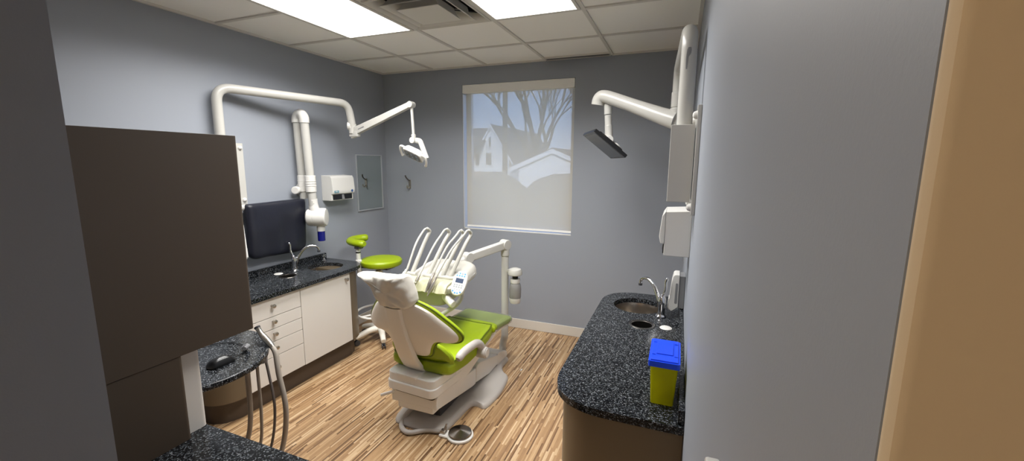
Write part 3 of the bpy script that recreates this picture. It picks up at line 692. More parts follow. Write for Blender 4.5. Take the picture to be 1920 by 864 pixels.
# ---------------------------------------------------------------- right wall: monitor arm
t = thing('monitor_mount', 'white wall pole with box and thick arm carrying the black monitor', 'monitor arm', (.03, 2.05, 1.5))
b = new(); box(b, .052, XR-.0005, 1.995, 2.30, 1.497, 1.965, .003); pl = obj('wall_plate', b, 'enamel', t)
for y in (2.02, 2.275):
    for z in (1.925, 1.53):
        b = new(); lathe(b, [(.018, 0), (.018, .004), (.014, .014), (.006, .019), (0, .0195)], (.0525, y, z), (-1, 0, 0), 20); obj('bolt_cap', b, 'white', pl)
b = new(); box(b, -.05, .047, 2.03, 2.20, 1.55, 1.888, .003); obj('junction_box', b, 'enamel', t)
b = new(); tube(b, fillet_path([(.003, 2.10, 1.88), (.003, 2.10, 2.305), (-.047, 3.0, 2.305), (-.047, 3.0, 2.02)], .10, 20), .033, 32); obj('pole', b, 'enamel', t)
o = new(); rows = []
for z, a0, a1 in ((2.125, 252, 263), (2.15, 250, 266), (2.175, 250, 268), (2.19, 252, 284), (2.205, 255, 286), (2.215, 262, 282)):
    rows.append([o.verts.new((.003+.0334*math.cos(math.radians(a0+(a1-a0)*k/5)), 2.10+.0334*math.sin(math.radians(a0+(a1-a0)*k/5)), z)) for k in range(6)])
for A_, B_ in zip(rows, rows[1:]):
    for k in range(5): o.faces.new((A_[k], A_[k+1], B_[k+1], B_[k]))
obj('grey_patch', merge(new(), o), 'greyp', t, 'grey patch near the top of the pole')  # thin grey patch laid over the face of the pole
b = new(); cyl(b, (-.047, 3.0, 2.17), (-.047, 3.0, 2.075), .037, 24, .004); cyl(b, (-.047, 3.0, 2.07), (-.047, 3.0, 1.96), .042, 24, .004); obj('swivel', b, 'enamel', t)
P = smooth_path([(-.047, 3.0, 1.995), (-.13, 3.03, 2.025), (-.27, 3.09, 2.085), (-.46, 3.17, 2.165), (-.55, 3.20, 2.195), (-.585, 3.212, 2.18), (-.595, 3.216, 2.14)], 6); N = len(P)
b = new(); tube(b, P, [.062-.016*min(1, i/(N*.4)) for i in range(N)], 20); obj('arm', b, 'enamel', t)
nx, ny = -.522, 3.215
b = new(); tube(b, [(nx, ny, 2.18), (nx+.006, ny, 2.07)], .028, 18); tube(b, [(nx+.006, ny, 2.065), (nx+.012, ny, 1.985)], .0255, 18); obj('neck', b, 'enamel', t)
u = Vector((.72, .321, -.615)).normalized(); n_ = Vector((-.558, -.26, -.788)).normalized(); v = n_.cross(u)
c0 = Vector((-.533, 3.2, 1.855)); mx = rot_axes(c0, u, v, n_)
b = new(); cyl(b, mx @ Vector((.0, .0, -.06)), mx @ Vector((0, 0, -.030)), .045, 28, .006); cyl(b, Vector((nx+.012, ny, 1.995)), mx @ Vector((0, 0, -.055)), .028, 20, .006)
obj('tilt_joint', b, 'enamel', t)
b = new(); cyl(b, mx @ Vector((.075, 0, -.06)), mx @ Vector((.075, 0, -.031)), .04, 28, .010); obj('back_cap', b, 'white', t)
b = new(); cyl(b, mx @ Vector((.0, -.05, -.042)), mx @ Vector((0, .05, -.042)), .03, 20, .005); obj('tilt_knob', b, 'white', t)
t = thing('monitor', 'black flat monitor tilted downward on the arm right of the window', 'monitor', c0)
b = new(); box(b, -.145, .145, -.178, .178, -.012, .014, .004, 2, mx); box(b, -.105, .105, -.13, .13, -.030, -.011, .008, 2, mx); obj('housing', b, 'black', t)
obj('screen', box(new(), -.128, .128, -.162, .162, .0135, .0146, 0, 1, mx), 'screen', t)
obj('button_strip', box(new(), .132, .140, -.06, .06, .0138, .0152, .0005, 1, mx), 'darkgrey', t)
# ---------------------------------------------------------------- rear cabinet unit beside the doorway
PX = -1.45
t = thing('storage_cabinet', 'tall brown cabinet with overhanging upper box beside the doorway', 'cabinet', (-1.75, .62, 0))
b = new(); o = rounded([(.352, 1.10), (1.056, 1.10), (1.056, 1.806), (.352, 1.806)], 0)
# upper box with a rounded front edge on the room side
out = rounded([(PX, .352), (PX, 1.056), (-2.35, 1.056), (-2.35, .352)], [0, .014, .014, 0], 6)
obj('overhead_box', prism(b, out, 'xy', 1.101, 1.806, .0015), 'brown', t)
out = rounded([(PX-.002, .352), (PX-.002, .805), (PX-.03, .805), (PX-.03, .352)], [0, .012, 0, 0], 6)
obj('panel', prism(new(), out, 'xy', ZT+.001, 1.10), 'brown', t)
out = rounded([(PX-.03, .352), (PX-.03, .874), (-2.32, .874), (-2.32, .352)], [0, .016, .016, 0], 6)
obj('case', prism(new(), out, 'xy', ZT+.001, 1.10), 'lam', t, 'white laminate middle case')
obj('base', box(new(), -2.32, -.95, .352, .83, .1, .778, .004), 'brown', t)
obj('plinth', box(new(), -2.3, -.97, .36, .78, 0, .1), 'kick', t)
outer = rounded([(-2.36, .352), (-.9, .352), (-.9, .868), (-2.36, .868)], [0, .0, .12, .1], 12)
outer = [(-2.36, .352), (-.895, .352), (-.895, .80)]+[(-.95-1.35*k/16, .868+.006*math.sin(PI*k/16)) for k in range(17)]+[(-2.36, .80)]
c = obj('countertop', prism(new(), outer, 'xy', .779, ZT, .002), 'granite'); tag(c, 'black speckled stone worktop under the brown cabinet by the doorway', 'countertop')

# assistant's tray with hand pieces
t = thing('instrument_tray', 'rounded black stone tray on an arm beyond the brown cabinet', 'tray', (-2.05, 1.2, .78))
pts = [(-1.775, .93), (-1.755, 1.02), (-1.733, 1.10), (-1.728, 1.176), (-1.744, 1.262), (-1.80, 1.36), (-1.872, 1.43), (-1.97, 1.496), (-2.06, 1.52), (-2.16, 1.515), (-2.27, 1.46), (-2.35, 1.36), (-2.38, 1.24), (-2.37, 1.1), (-2.35, .93)]
out = [(p.x, p.y) for p in smooth_path([(x, y, 0) for x, y in pts], 5)]
obj('tray_top', prism(new(), out, 'xy', .782, ZT, .007, 3), 'granite', t)
b = new(); tube(b, [(-2.05, .90, .74), (-2.05, 1.3, .75)], .03, 16); box(b, -2.13, -1.97, 1.05, 1.35, .762, .7815, .004); cyl(b, (-2.05, .845, .74), (-2.05, .90, .74), .04, 20, .004); obj('support_arm', b, 'chairg', t)
b = new(); prism(b, rounded([(-1.93, 1.30), (-1.83, 1.30), (-1.80, 1.36), (-1.9, 1.44), (-2.0, 1.50), (-2.03, 1.46)], .012), 'xy', .755, .7815, .004); obj('holder_block', b, 'hosed', t)
HP = [((-1.90, 1.345), (-1.915, 1.33), (-1.965, 1.36), 'grey suction handpiece lying at the tray edge'), ((-1.855, 1.40), (-1.865, 1.40), (-1.875, 1.40), 'pale upright handpiece at the tip of the black tray')]
def hose(label, pts, r, m):
    t = thing('suction_hose', label, 'hose', pts[0], 'hoses hanging under the black tray')
    P = smooth_path(pts, 10); obj('tube', tube(new(), P, r, 12), m, t); return t
h = hose('thick grey hose nearest the white laminate panel under the black tray', [(-1.87, 1.30, .775), (-1.90, 1.325, .70), (-1.925, 1.335, .45), (-1.985, 1.34, .28), (-2.02, 1.28, .13), (-2.05, 1.12, .10), (-2.05, 1.0, .2), (-2.05, .90, .45)], .0115, 'hose')
lathe_b = new(); cyl(lathe_b, (-1.93, 1.335, .818), (-1.905, 1.345, .832), .012, 16, .003)
tube(lathe_b, [(-1.905, 1.345, .83), (-1.87, 1.30, .84)], .009, 12); obj('handpiece', lathe_b, 'greyp', h)
hose('second hose from the left, thin and grey, under the black tray', [(-1.855, 1.345, .775), (-1.87, 1.355, .70), (-1.88, 1.36, .45), (-1.915, 1.36, .27), (-1.95, 1.29, .12), (-1.98, 1.12, .09), (-1.98, .97, .2), (-1.98, .90, .42)], .0075, 'hose')
hose('third hose from the left, thin and dark, under the black tray', [(-1.825, 1.365, .775), (-1.815, 1.37, .70), (-1.80, 1.375, .5), (-1.86, 1.38, .27), (-1.89, 1.30, .10), (-1.91, 1.12, .07), (-1.92, .98, .2), (-1.92, .90, .4)], .0065, 'hosed')
h = hose('thick grey hose farthest right, rising over the tip of the black tray', [(-1.842, 1.425, .80), (-1.818, 1.42, .77), (-1.79, 1.405, .68), (-1.755, 1.40, .50), (-1.80, 1.40, .28), (-1.83, 1.32, .10), (-1.85, 1.14, .06), (-1.86, .98, .2), (-1.86, .90, .38)], .0125, 'hose')
b = new(); tube(b, smooth_path([(-1.842, 1.425, .80), (-1.87, 1.425, .825), (-1.91, 1.425, .855), (-1.935, 1.425, .885)], 5), [.0125, .013, .014, .015, .015, .0155, .016, .016, .016, .015, .014, .013, .012, .012, .0125, .013], 14); hp = obj('handpiece', b, 'nickel', h)
b = new(); lathe(b, [(.0135, 0), (.0145, .004), (.0145, .01), (.008, .012), (.0075, .002)], (-1.936, 1.425, .885), (-.5, 0, .8), 18); obj('tip_ring', b, 'darkgrey', hp)
t = thing('computer_mouse', 'black computer mouse lying on the black stone tray', 'computer mouse', (-1.88, 1.19, ZT))
o = rounded([(-1.912, 1.135), (-1.852, 1.135), (-1.848, 1.25), (-1.908, 1.25)], .028, 8)
def mf(u, v, d): return (u, v, ZT+.002+d*(1-.35*((v-1.19)/.06)**2*(1 if v > 1.19 else .6)))
b = new(); cushion(b, o, [(0, .036), (.3, .0355), (.55, .033), (.75, .028), (.9, .019), (.98, .009), (1, .003), (.97, 0), (0, 0)], mf); obj('shell', b, 'black', t)
b = new(); cyl(b, (-1.884, 1.222, ZT+.024), (-1.874, 1.222, ZT+.024), .0105, 16, .002); obj('scroll_wheel', b, 'darkgrey', t)
b = new(); tube(b, smooth_path([(-1.878, 1.249, ZT+.009), (-1.89, 1.30, ZT+.004), (-1.95, 1.36, ZT+.004), (-2.06, 1.36, ZT+.004), (-2.16, 1.25, ZT+.004), (-2.2, 1.0, ZT+.004)], 6), .002, 8); obj('cord', b, 'black', t)

# ---------------------------------------------------------------- stool
sx, sy, szt = -2.585, 3.2, .822
t = thing('stool', 'lime green assistant stool with curved arm rest in the back left corner', 'stool', (sx, sy, 0))
cx_ = -2.63
b = new(); lathe(b, [(0, 0), (.12, .0), (.165, .002), (.183, .012), (.192, .032), (.19, .052), (.177, .066), (.145, .072), (.07, .0735), (0, .0735)], (sx, sy, szt-.075), seg=56); obj('seat', b, 'green', t)
b = new(); box(b, sx-.19, sx+.11, sy-.06, sy+.06, szt-.10, szt-.076, .006); box(b, sx-.24, sx-.1, sy-.022, sy+.022, szt-.118, szt-.095, .004); obj('seat_plate', b, 'darkgrey', t)
b = new(); cyl(b, (cx_, sy, .40), (cx_, sy, szt-.098), .022, 20); obj('gas_lift', b, 'chrome', t)
b = new(); cyl(b, (cx_, sy, .08), (cx_, sy, .42), .03, 24, .004); obj('column', b, 'chairw', t)
px_ = -2.742; py_ = 3.07
b = new(); tube(b, fillet_path([(cx_+.05, sy, szt-.12), (px_+.02, sy-.06, szt-.19), (px_, py_, szt-.13), (px_, py_, szt+.11)], .10, 10), .021, 16); bk = obj('arm_post', b, 'white', t)
b = new(); cyl(b, (px_, py_, szt-.045), (px_, py_, szt-.005), .027, 20, .004); box(b, px_, px_+.06, py_-.016, py_+.016, szt-.04, szt-.01, .006); obj('clamp', b, 'white', bk)
b = new(); cyl(b, (px_, py_, szt+.06), (px_, py_, szt+.072), .0225, 20); obj('black_band', b, 'black', bk)
# curved torso rest: sweep with round ends
rc = (-2.765, sy+.0); R_ = .145
P = smooth_path([(-2.665, 3.072, szt+.148), (-2.77, 3.078, szt+.148), (-2.865, 3.12, szt+.149), (-2.915, 3.20, szt+.15), (-2.905, 3.29, szt+.151), (-2.855, 3.345, szt+.152)], 6)
rad = [.034*(.6 if e == 0 else .85 if e == 1 else 1) for e in [min(k, len(P)-1-k) for k in range(len(P))]]
b = new(); tube(b, P, rad, 20, flat=1.25); tr = obj('torso_rest', b, 'green', t)
b = new(); box(b, px_-.02, px_+.04, py_-.03, py_+.03, szt+.10, szt+.122, .006); obj('rest_plate', b, 'darkgrey', t)
b = new(); tube(b, [(cx_+.215*math.cos(2*PI*k/40), sy+.215*math.sin(2*PI*k/40), .29) for k in range(40)], .011, 10, closed=True); fr = obj('foot_ring', b, 'chairg', t)
for k in range(3):
    a = 2*PI*k/3+.3; b = new(); tube(b, [(cx_+.03*math.cos(a), sy+.03*math.sin(a), .27), (cx_+.21*math.cos(a), sy+.21*math.sin(a), .29)], .009, 10); obj('spoke', b, 'chairg', fr)
for k in range(5):
    a = 2*PI*k/5-.80; c_, s_ = math.cos(a), math.sin(a)
    b = new(); tube(b, smooth_path([(cx_, sy, .12), (cx_+.1*c_, sy+.1*s_, .118), (cx_+.18*c_, sy+.18*s_, .10), (cx_+.25*c_, sy+.25*s_, .078)], 4), [.036, .034, .032, .031, .03, .029, .028, .027, .026, .025, .024, .023, .022], 14); lg = obj('leg', b, 'chairw', t)
    w = new(); 
    for s in (-1, 1): cyl(w, (cx_+.238*c_-s*.017*s_, sy+.238*s_+s*.017*c_, .027), (cx_+.238*c_-s*.007*s_, sy+.238*s_+s*.007*c_, .027), .027, 20, .004)
    cyl(w, (cx_+.238*c_, sy+.238*s_, .027), (cx_+.238*c_, sy+.238*s_, .07), .007, 10); obj('caster', w, 'darkgrey', lg)
# ---------------------------------------------------------------- dental chair (head towards the doorway, toes to the window)
XC = -1.495
t = thing('dental_chair', 'white dental chair with lime green upholstery in the middle of the room', 'dental chair', (XC, 2.6, 0))
chair = t
def mir(pts): return pts+[(2*XC-x, y) for x, y in reversed(pts)]
half = [(XC+.10, 2.12), (XC+.19, 2.16), (XC+.205, 2.30), (XC+.215, 2.47), (XC+.25, 2.50), (XC+.31, 2.49), (XC+.335, 2.55), (XC+.345, 2.72), (XC+.315, 2.94), (XC+.25, 3.01), (XC+.2, 3.10), (XC+.19, 3.25), (XC+.12, 3.29)]
out = [(p.x, p.y) for p in smooth_path([(x, y, 0) for x, y in mir(half)], 5, True)]
b = new(); cushion(b, out, [(0, .047), (.6, .046), (.85, .043), (.95, .036), (.985, .024), (1, .012), (1, .002), (.9, .001), (0, .001)], lambda u, v, d: (u, v, d), (XC, 2.7)); obj('base_plate', b, 'baseg', t, 'grey base plate')
# lift housings: side profiles swept across the width
def hous(prof, hw, r, m='chairg', name='lift_housing', bev=.014):
    b = new(); prism(b, rounded(prof, r, 5), 'yz', XC-hw, XC+hw, bev, 3); return obj(name, b, m, t)
hous([(2.655, .09), (2.665, .215), (2.72, .222), (3.06, .135), (3.06, .05), (2.9, .045)], .172, [.01, .03, .03, .012, .01, .02])
hous([(3.055, .035), (3.055, .145), (3.12, .135), (3.26, .085), (3.275, .035)], .172, [.004, .03, .04, .03, .006])
hous([(2.105, .18), (2.11, .262), (2.16, .272), (2.655, .205), (2.655, .082), (2.60, .085)], .17, [.01, .02, .02, .008, .008, .02])
b = new(); prism(b, rounded([(2.115, .135), (2.115, .255), (2.45, .25), (2.45, .12)], .012), 'yz', XC-.13, XC+.135, .008); obj('lift_housing', b, 'chairg', t)
b = new(); prism(b, rounded([(2.24, .046), (2.40, .046), (2.98, .046), (2.98, .10), (2.5, .13), (2.3, .15), (2.24, .14)], .01), 'yz', XC-.11, XC+.11, .004); obj('lift_arm', b, 'darkgrey', t)
# everything above the lift swivels a few degrees on the base
TURN = Matrix.Translation((XC, 2.30, 0)) @ Matrix.Rotation(math.radians(-4.5), 4, 'Z') @ Matrix.Translation((-XC, -2.30, 0))
def up(name, bm, *a, **k):
    bmesh.ops.transform(bm, matrix=TURN, verts=bm.verts); return obj(name, bm, *a, **k)
# rear seat frame block
out = [(XC-.185, 2.075), (XC+.19, 2.075), (XC+.195, 2.40), (XC-.19, 2.40)]
b = new(); prism(b, rounded(out, [.05, .05, .01, .01], 8), 'xy', .27, .33, .02, 3); up('frame_skirt', b, 'chairg', t)
out = [(XC-.182, 2.085), (XC+.185, 2.085), (XC+.19, 2.40), (XC-.185, 2.40)]
b = new(); prism(b, rounded(out, [.05, .05, .01, .01], 8), 'xy', .32, .385, .02, 4); up('frame_block', b, 'chairg', t)
b = new(); prism(b, rounded([(XC-.1, 2.078), (XC+.06, 2.078), (XC+.06, 2.2), (XC-.1, 2.2)], .012), 'xy', .375, .389, .003); up('post_socket', b, 'chairg', t)
for s in (-1, 1):
    b = new(); prof = [(2.33, .27), (2.33, .385), (2.50, .385), (2.70, .40), (2.90, .425), (2.90, .40), (2.74, .355), (2.60, .30), (2.50, .262), (2.42, .255)]
    prism(b, rounded(prof, [.004, .01, .05, .05, .01, .01, .06, .08, .04, .02], 5), 'yz', XC+s*.165, XC+s*.192, .006, 2); up('seat_bracket', b, 'chairg', t)
b = new(); tube(b, fillet_path([(XC-.13, 2.16, .255), (XC-.135, 2.09, .245), (XC-.19, 2.03, .235)], .02), .011, 12, flat=.6); up('release_lever', b, 'chairg', t)

b = new(); prism(b, rounded([(XC-.165, 2.10), (XC+.17, 2.10), (XC+.17, 2.36), (XC-.165, 2.36)], .02), 'xy', .252, .272); up('frame_gap_shade', b, 'gap', t)  # dark slab standing in for the shade between seat frame and housing
# seat upholstery
sp = [(XC+.13, 2.165), (XC+.215, 2.19), (XC+.238, 2.28), (XC+.243, 2.50), (XC+.228, 2.68), (XC+.205, 2.80), (XC+.16, 2.83)]
so = [(p.x, p.y) for p in smooth_path([(x, y, 0) for x, y in mir(sp)], 5, True)]
def seatz(y):
    K = [(2.1, .41), (2.25, .375), (2.4, .372), (2.55, .385), (2.7, .405), (2.83, .42), (3.2, .40)]
    for (a, za), (c, zc) in zip(K, K[1:]):
        if y <= c: q = max(0, (y-a)/(c-a)); return za+(zc-za)*(q*q*(3-2*q))
    return K[-1][1]
def seatf(u, v, d):
    side = min(1, abs(u-XC)/.24)
    return (u, v, seatz(v)+d+.018*side**3*(1 if d > .03 else 0))
b = new(); cushion(b, so, [(0, .082), (.25, .082), (.5, .083), (.7, .084), (.82, .085), (.9, .083), (.955, .075), (.985, .058), (1, .036), (.99, .014), (.94, 0), (.6, -.002), (0, -.002)], seatf); up('seat', b, 'green', t)
b = new(); tube(b, [seatf(XC+(u-XC)*.972, 2.5+(v-2.5)*.972, .074) for u, v in so], .0045, 8, closed=True); up('seat_piping', b, 'piping', t)
# leg rest
sp = [(XC+.19, 2.815), (XC+.205, 2.86), (XC+.212, 3.0), (XC+.222, 3.09), (XC+.215, 3.135), (XC+.17, 3.15)]
lo_ = [(p.x, p.y) for p in smooth_path([(x, y, 0) for x, y in mir(sp)], 4, True)]
def legf(u, v, d): return (u-.012*(v-2.82)/.3, v, .436-(v-2.82)*.065+d)
b = new(); cushion(b, lo_, [(0, .052), (.5, .052), (.8, .051), (.92, .048), (.975, .04), (1, .026), (.985, .010), (.93, 0), (.5, 0), (0, 0)], legf); up('leg_rest', b, 'green', t)
b = new(); cushion(b, lo_, [(0, -.003), (.6, -.003), (.93, -.004), (.93, -.016), (.86, -.03), (.5, -.034), (0, -.034)], legf); up('leg_plate', b, 'chairg', t)
cv_ = [(XC+(u-XC)*1.03, 3.0+(v-3.0)*1.02) for u, v in lo_ if v > 2.86]
b = new(); cushion(b, cv_, [(0, .058), (.5, .0575), (.8, .057), (.93, .053), (.985, .044), (1.005, .026), (.99, .004)], lambda u, v, d: tuple(Vector(legf(u, v, d))+Vector((0, 0, .003*noise.noise(Vector((u*22, v*22, 1))))))); up('plastic_cover', b, 'film', t, 'clear plastic cover on the leg rest')

# backrest: lobed shell behind, green pad in front
def backy(z): return 2.125-.30*(z-.50)+.10*max(0, .58-z)
hb = [(.0, .905), (.10, .90), (.19, .862), (.26, .80), (.312, .745), (.34, .70), (.333, .662), (.29, .643), (.225, .645), (.178, .628), (.150, .585), (.125, .535), (.08, .515), (.0, .512)]
def mirb(h): return [(XC+x, z) for x, z in h]+[(XC-x, z) for x, z in reversed(h[1:-1])]
def dens(pts, n=5): return [(p.x, p.y) for p in smooth_path([(x, z, 0) for x, z in pts], n, True)]
bo = dens(mirb(hb)); bc = (XC, .725)
def bf(u, v, d):
    k = abs(u-XC)/.33
    return (u, backy(v)-d+.055*k*k, v)
b = new(); cushion(b, bo, [(0, .022), (.3, .021), (.55, .018), (.75, .014), (.88, .009), (.96, .002), (1, -.010), (.985, -.014), (.9, -.006), (.5, -.002), (0, -.002)], bf, bc); up('backrest_shell', b, 'chairw', t)
go = dens(mirb([(x*1.035+.004*(x > 0), .72+(z-.72)*1.045) for x, z in hb]))
b = new(); cushion(b, go, [(0, -.010), (.6, -.010), (.93, -.012), (.985, -.018), (1, -.03), (1, -.045), (.975, -.062), (.9, -.072), (.7, -.078), (.4, -.078), (0, -.075)], bf, bc); up('backrest_pad', b, 'green', t)
b = new(); tube(b, [bf(XC+(u-XC)*1.006, .725+(v-.725)*1.006, -.026) for u, v in go], .0055, 8, closed=True); up('backrest_piping', b, 'piping', t)
# lower back cushion that shows under the shell
lw = dens([(XC+x, z) for x, z in [(-.235, .46), (-.225, .53), (-.13, .60), (.13, .60), (.225, .53), (.235, .46), (.20, .42), (0, .41), (-.20, .42)]], 5)
b = new(); cushion(b, lw, [(0, -.03), (.6, -.03), (.88, -.034), (.97, -.045), (1, -.065), (.97, -.085), (.85, -.095), (0, -.1)], bf); up('lumbar_pad', b, 'green', t)
# post up the middle of the shell
P = [(XC-.02, backy(.37)-.03+.045, .372), (XC-.02, backy(.42)-.015, .42), (XC-.02, backy(.5)-.032, .50), (XC-.02, backy(.56)-.034, .56), (XC-.025, backy(.64)-.033, .64), (XC-.03, backy(.74)-.03, .74), (XC-.03, backy(.86)-.026, .86)]
b = new()
W_ = [.076, .074, .068, .066, .064, .062, .060]
o = new(); rings = []
for (x, y, z), w_ in zip(P, W_):
    rings.append([o.verts.new((x+sx_*w_, y+dy, z)) for sx_, dy in ((-1, .02), (-1, -.004), (-.86, -.013), (-.5, -.017), (0, -.018), (.5, -.017), (.86, -.013), (1, -.004), (1, .02))])
for A_, B_ in zip(rings, rings[1:]):
    for k in range(9): o.faces.new((A_[k], A_[(k+1) % 9], B_[(k+1) % 9], B_[k]))
o.faces.new(rings[0]); o.faces.new(rings[-1]); merge(b, o); up('backrest_post', b, 'chairw', t, ang=50)
# headrest and its paper cover
hx = XC-.045
ho = rounded([(hx-.115, .87), (hx+.115, .87), (hx+.13, 1.04), (hx-.13, 1.04)], .05, 6)
b = new(); cushion(b, ho, pillow(.085), lambda u, v, d: (u, backy(v)-.025+d, v)); up('headrest', b, 'green', t)
co_ = [(-1.752, 1.062), (-1.70, 1.066), (-1.60, 1.064), (-1.50, 1.066), (-1.425, 1.078), (-1.395, 1.072), (-1.385, 1.03), (-1.375, .95), (-1.378, .90), (-1.40, .868), (-1.44, .846), (-1.53, .836), (-1.60, .842), (-1.625, .85), (-1.645, .90), (-1.675, .98), (-1.715, 1.035)]
dn = []
for i in range(len(co_)):
    a_, c_ = co_[i], co_[(i+1) % len(co_)]; n2 = max(2, int(math.dist(a_, c_)/.012))
    dn += [(a_[0]+(c_[0]-a_[0])*k/n2, a_[1]+(c_[1]-a_[1])*k/n2) for k in range(n2)]
def hf(u, v, d):
    q = Vector((u*7, v*9, d*10)); e = min(1, max(.12, d/.07))*(noise.noise(q)*.018+abs(noise.noise(q*1.5+Vector((3, 1, 0))))*.034)
    f_ = .012*math.sin((u+v*.8)*26)*max(0, (v-.88)/.2)
    y = backy(.9)-.33*(v-.9)*.9
    return (-1.545+(u+1.545)*.93+.15*e, y-d*.75-(e+f_ if d > .01 else 0), .955+(v-.955)*.95+.012+.2*e)
b = new(); cushion(b, dn, [(0, .080), (.12, .080), (.25, .079), (.38, .078), (.5, .077), (.6, .075), (.7, .072), (.79, .067), (.87, .060), (.93, .050), (.975, .035), (1, .012), (1, -.03), (.96, -.06), (.85, -.075), (.5, -.082), (0, -.082)], hf, (-1.545, .955)); hc_ = obj('headrest_cover', b, 'cover', t, 'crumpled white disposable cover over the headrest', 60)
# arm rest on the right side
ax_ = -1.222
b = new(); P = smooth_path([(ax_-.02, 2.235, .478), (ax_-.015, 2.29, .50), (ax_-.005, 2.39, .506), (ax_, 2.47, .495), (ax_+.004, 2.52, .458), (ax_+.004, 2.535, .41)], 6); N = len(P)
tube(b, P, [.018, .022, .026]+[.028]*(N-6)+[.029, .03, .03], 16, flat=.95); obj('armrest', b, 'baseg', t)
b = new(); cyl(b, (ax_-.03, 2.535, .405), (ax_+.045, 2.535, .405), .040, 28, .008); cyl(b, (XC+.19, 2.535, .395), (ax_-.02, 2.535, .40), .022, 16); pv = obj('armrest_pivot', b, 'baseg', t)
obj('pivot_cap', cyl(new(), (ax_+.045, 2.535, .405), (ax_+.049, 2.535, .405), .032, 24, .002), 'white', pv)

# foot pedal on its hose
t = thing('foot_pedal', 'round shiny steel foot pedal on the floor behind the chair base', 'foot pedal', (-1.195, 2.165, 0))
pc = (-1.195, 2.165)
o = circle(pc[0], pc[1], .082, 40)
b = new(); lathe(b, [(0, .001), (.08, .001), (.084, .004), (.084, .014), (.078, .02), (0, .02)], (*pc, 0), seg=48); box(b, pc[0]-.125, pc[0]-.045, pc[1]-.058, pc[1]+.01, .001, .016, .006); obj('pedal_base', b, 'chairg', t)
b = new(); lathe(b, [(.05, .021), (.072, .023), (.074, .027), (.072, .033), (.01, .047), (.003, .048), (0, .048)], (*pc, 0), seg=56); dk = obj('steel_disc', b, 'pedal', t)
b = new(); box(b, pc[0]-.125, pc[0]-.085, pc[1]-.045, pc[1]-.005, .014, .035, .008); tube(b, [(pc[0]-.10, pc[1]-.02, .03), (pc[0]-.095, pc[1]-.01, .055)], .008, 12); cyl(b, (pc[0]-.095, pc[1]-.01, .055), (pc[0]-.093, pc[1]-.007, .068), .006, 12); obj('connector', b, 'nickel', t)
b = new(); tube(b, smooth_path([(pc[0]-.12, pc[1]-.025, .022), (pc[0]-.22, pc[1]-.05, .018), (-1.50, 2.055, .018), (-1.57, 2.075, .018), (-1.615, 2.14, .02), (-1.60, 2.20, .06), (-1.575, 2.24, .085)], 8), .0155, 14); obj('hose', b, 'baseg', t)

# ---------------------------------------------------------------- delivery unit
t = thing('delivery_unit', 'white instrument delivery head with four hoses on an arm over the chair', 'delivery unit', (-1.335, 3.245, 0))
pz, pxx, pyy = 1.04, -1.338, 3.25
b = new(); tube(b, fillet_path([(pxx, pyy, pz), (pxx, pyy, .25), (pxx-.07, pyy-.10, .16)], .12, 8), [.031]*10, 20) if False else tube(b, fillet_path([(pxx, pyy, pz), (pxx, pyy, .22), (pxx-.04, pyy+.05, .12), (pxx-.04, pyy+.05, .001)], .08, 8), .031, 20); obj('post', b, 'enamel', t)
b = new(); cyl(b, (pxx, pyy, pz-.10), (pxx, pyy, pz+.022), .036, 28, .006); obj('post_head', b, 'enamel', t)
A, B = Vector((pxx, pyy, pz-.005)), Vector((-1.50, 2.88, .985)); d = (B-A).normalized(); sd = d.cross(Vector((0, 0, 1))).normalized(); un = sd.cross(d)
mx = rot_axes(A, d, sd, un); L = (B-A).length
b = new(); cyl(b, mx @ Vector((0, -.036, 0)), mx @ Vector((0, .036, 0)), .044, 28, .006); obj('shoulder_joint', b, 'enamel', t)
b = new(); prism(b, rounded([(.02, -.033), (L-.01, -.031), (L-.01, .031), (.02, .033)], .012, 5), 'xz', -.028, .028, .010, 3, mx); ar = obj('arm', b, 'enamel', t)
b = new(); box(b, .06, L-.03, .0275, .0295, -.02, -.012, 0, 2, mx); obj('seam_strip', b, 'greyp', ar)
b = new(); cyl(b, mx @ Vector((L, -.034, 0)), mx @ Vector((L, .034, 0)), .043, 28, .006); obj('elbow_joint', b, 'enamel', t)
b = new(); tube(b, fillet_path([tuple(B), (B.x-.035, B.y-.05, B.z-.03), (B.x-.045, B.y-.06, B.z-.10)], .04), .033, 18); obj('wrist', b, 'enamel', t)
# head: tray body
hx0, hx1, hy0, hy1 = -1.865, -1.375, 2.43, 2.86
to = rounded([(hx0+.02, hy0), (hx1-.03, hy0), (hx1, hy0+.12), (hx1-.02, hy1), (hx0+.06, hy1), (hx0, hy0+.15)], [.06, .06, .06, .09, .09, .06], 7)
def trz(v, d): return .822+d+.085*(v-hy0)
b = new(); cushion(b, to, [(0, .055), (.7, .055), (.93, .052), (.99, .042), (1, .03), (.985, .012), (.93, 0), (.5, -.005), (0, -.005)], lambda u, v, d: (u, v, trz(v, d))); obj('tray_body', b, 'deliv', t)
# draped cloth-like cover on the back half
cb = [(hx0+.07, 2.585), (hx1-.06, 2.585), (hx1-.012, 2.62), (hx1-.012, 2.72), (hx1-.04, 2.86), (hx1-.14, 2.89), (hx0+.15, 2.89), (hx0+.045, 2.83), (hx0+.03, 2.68)]
dn = dens(cb, 8)
def cf(u, v, d):
    q = Vector((u*9, v*12, 2)); e = noise.noise(q)*.010+abs(noise.noise(q*2.1))*.009
    k = max(0, min(1, (v-2.6)/.2))
    return (u, v, trz(v, .052)+d*(1+1.0*k)+(e*k if d > .004 else 0))
b = new(); cushion(b, dn, [(0, .03), (.2, .030), (.4, .0295), (.6, .028), (.75, .025), (.86, .02), (.94, .012), (.985, .0), (1, -.016), (.98, -.018), (.5, -.0), (0, -.0)], cf); obj('soft_cover', b, 'deliv_cover', t, 'white soft cover over the tray')
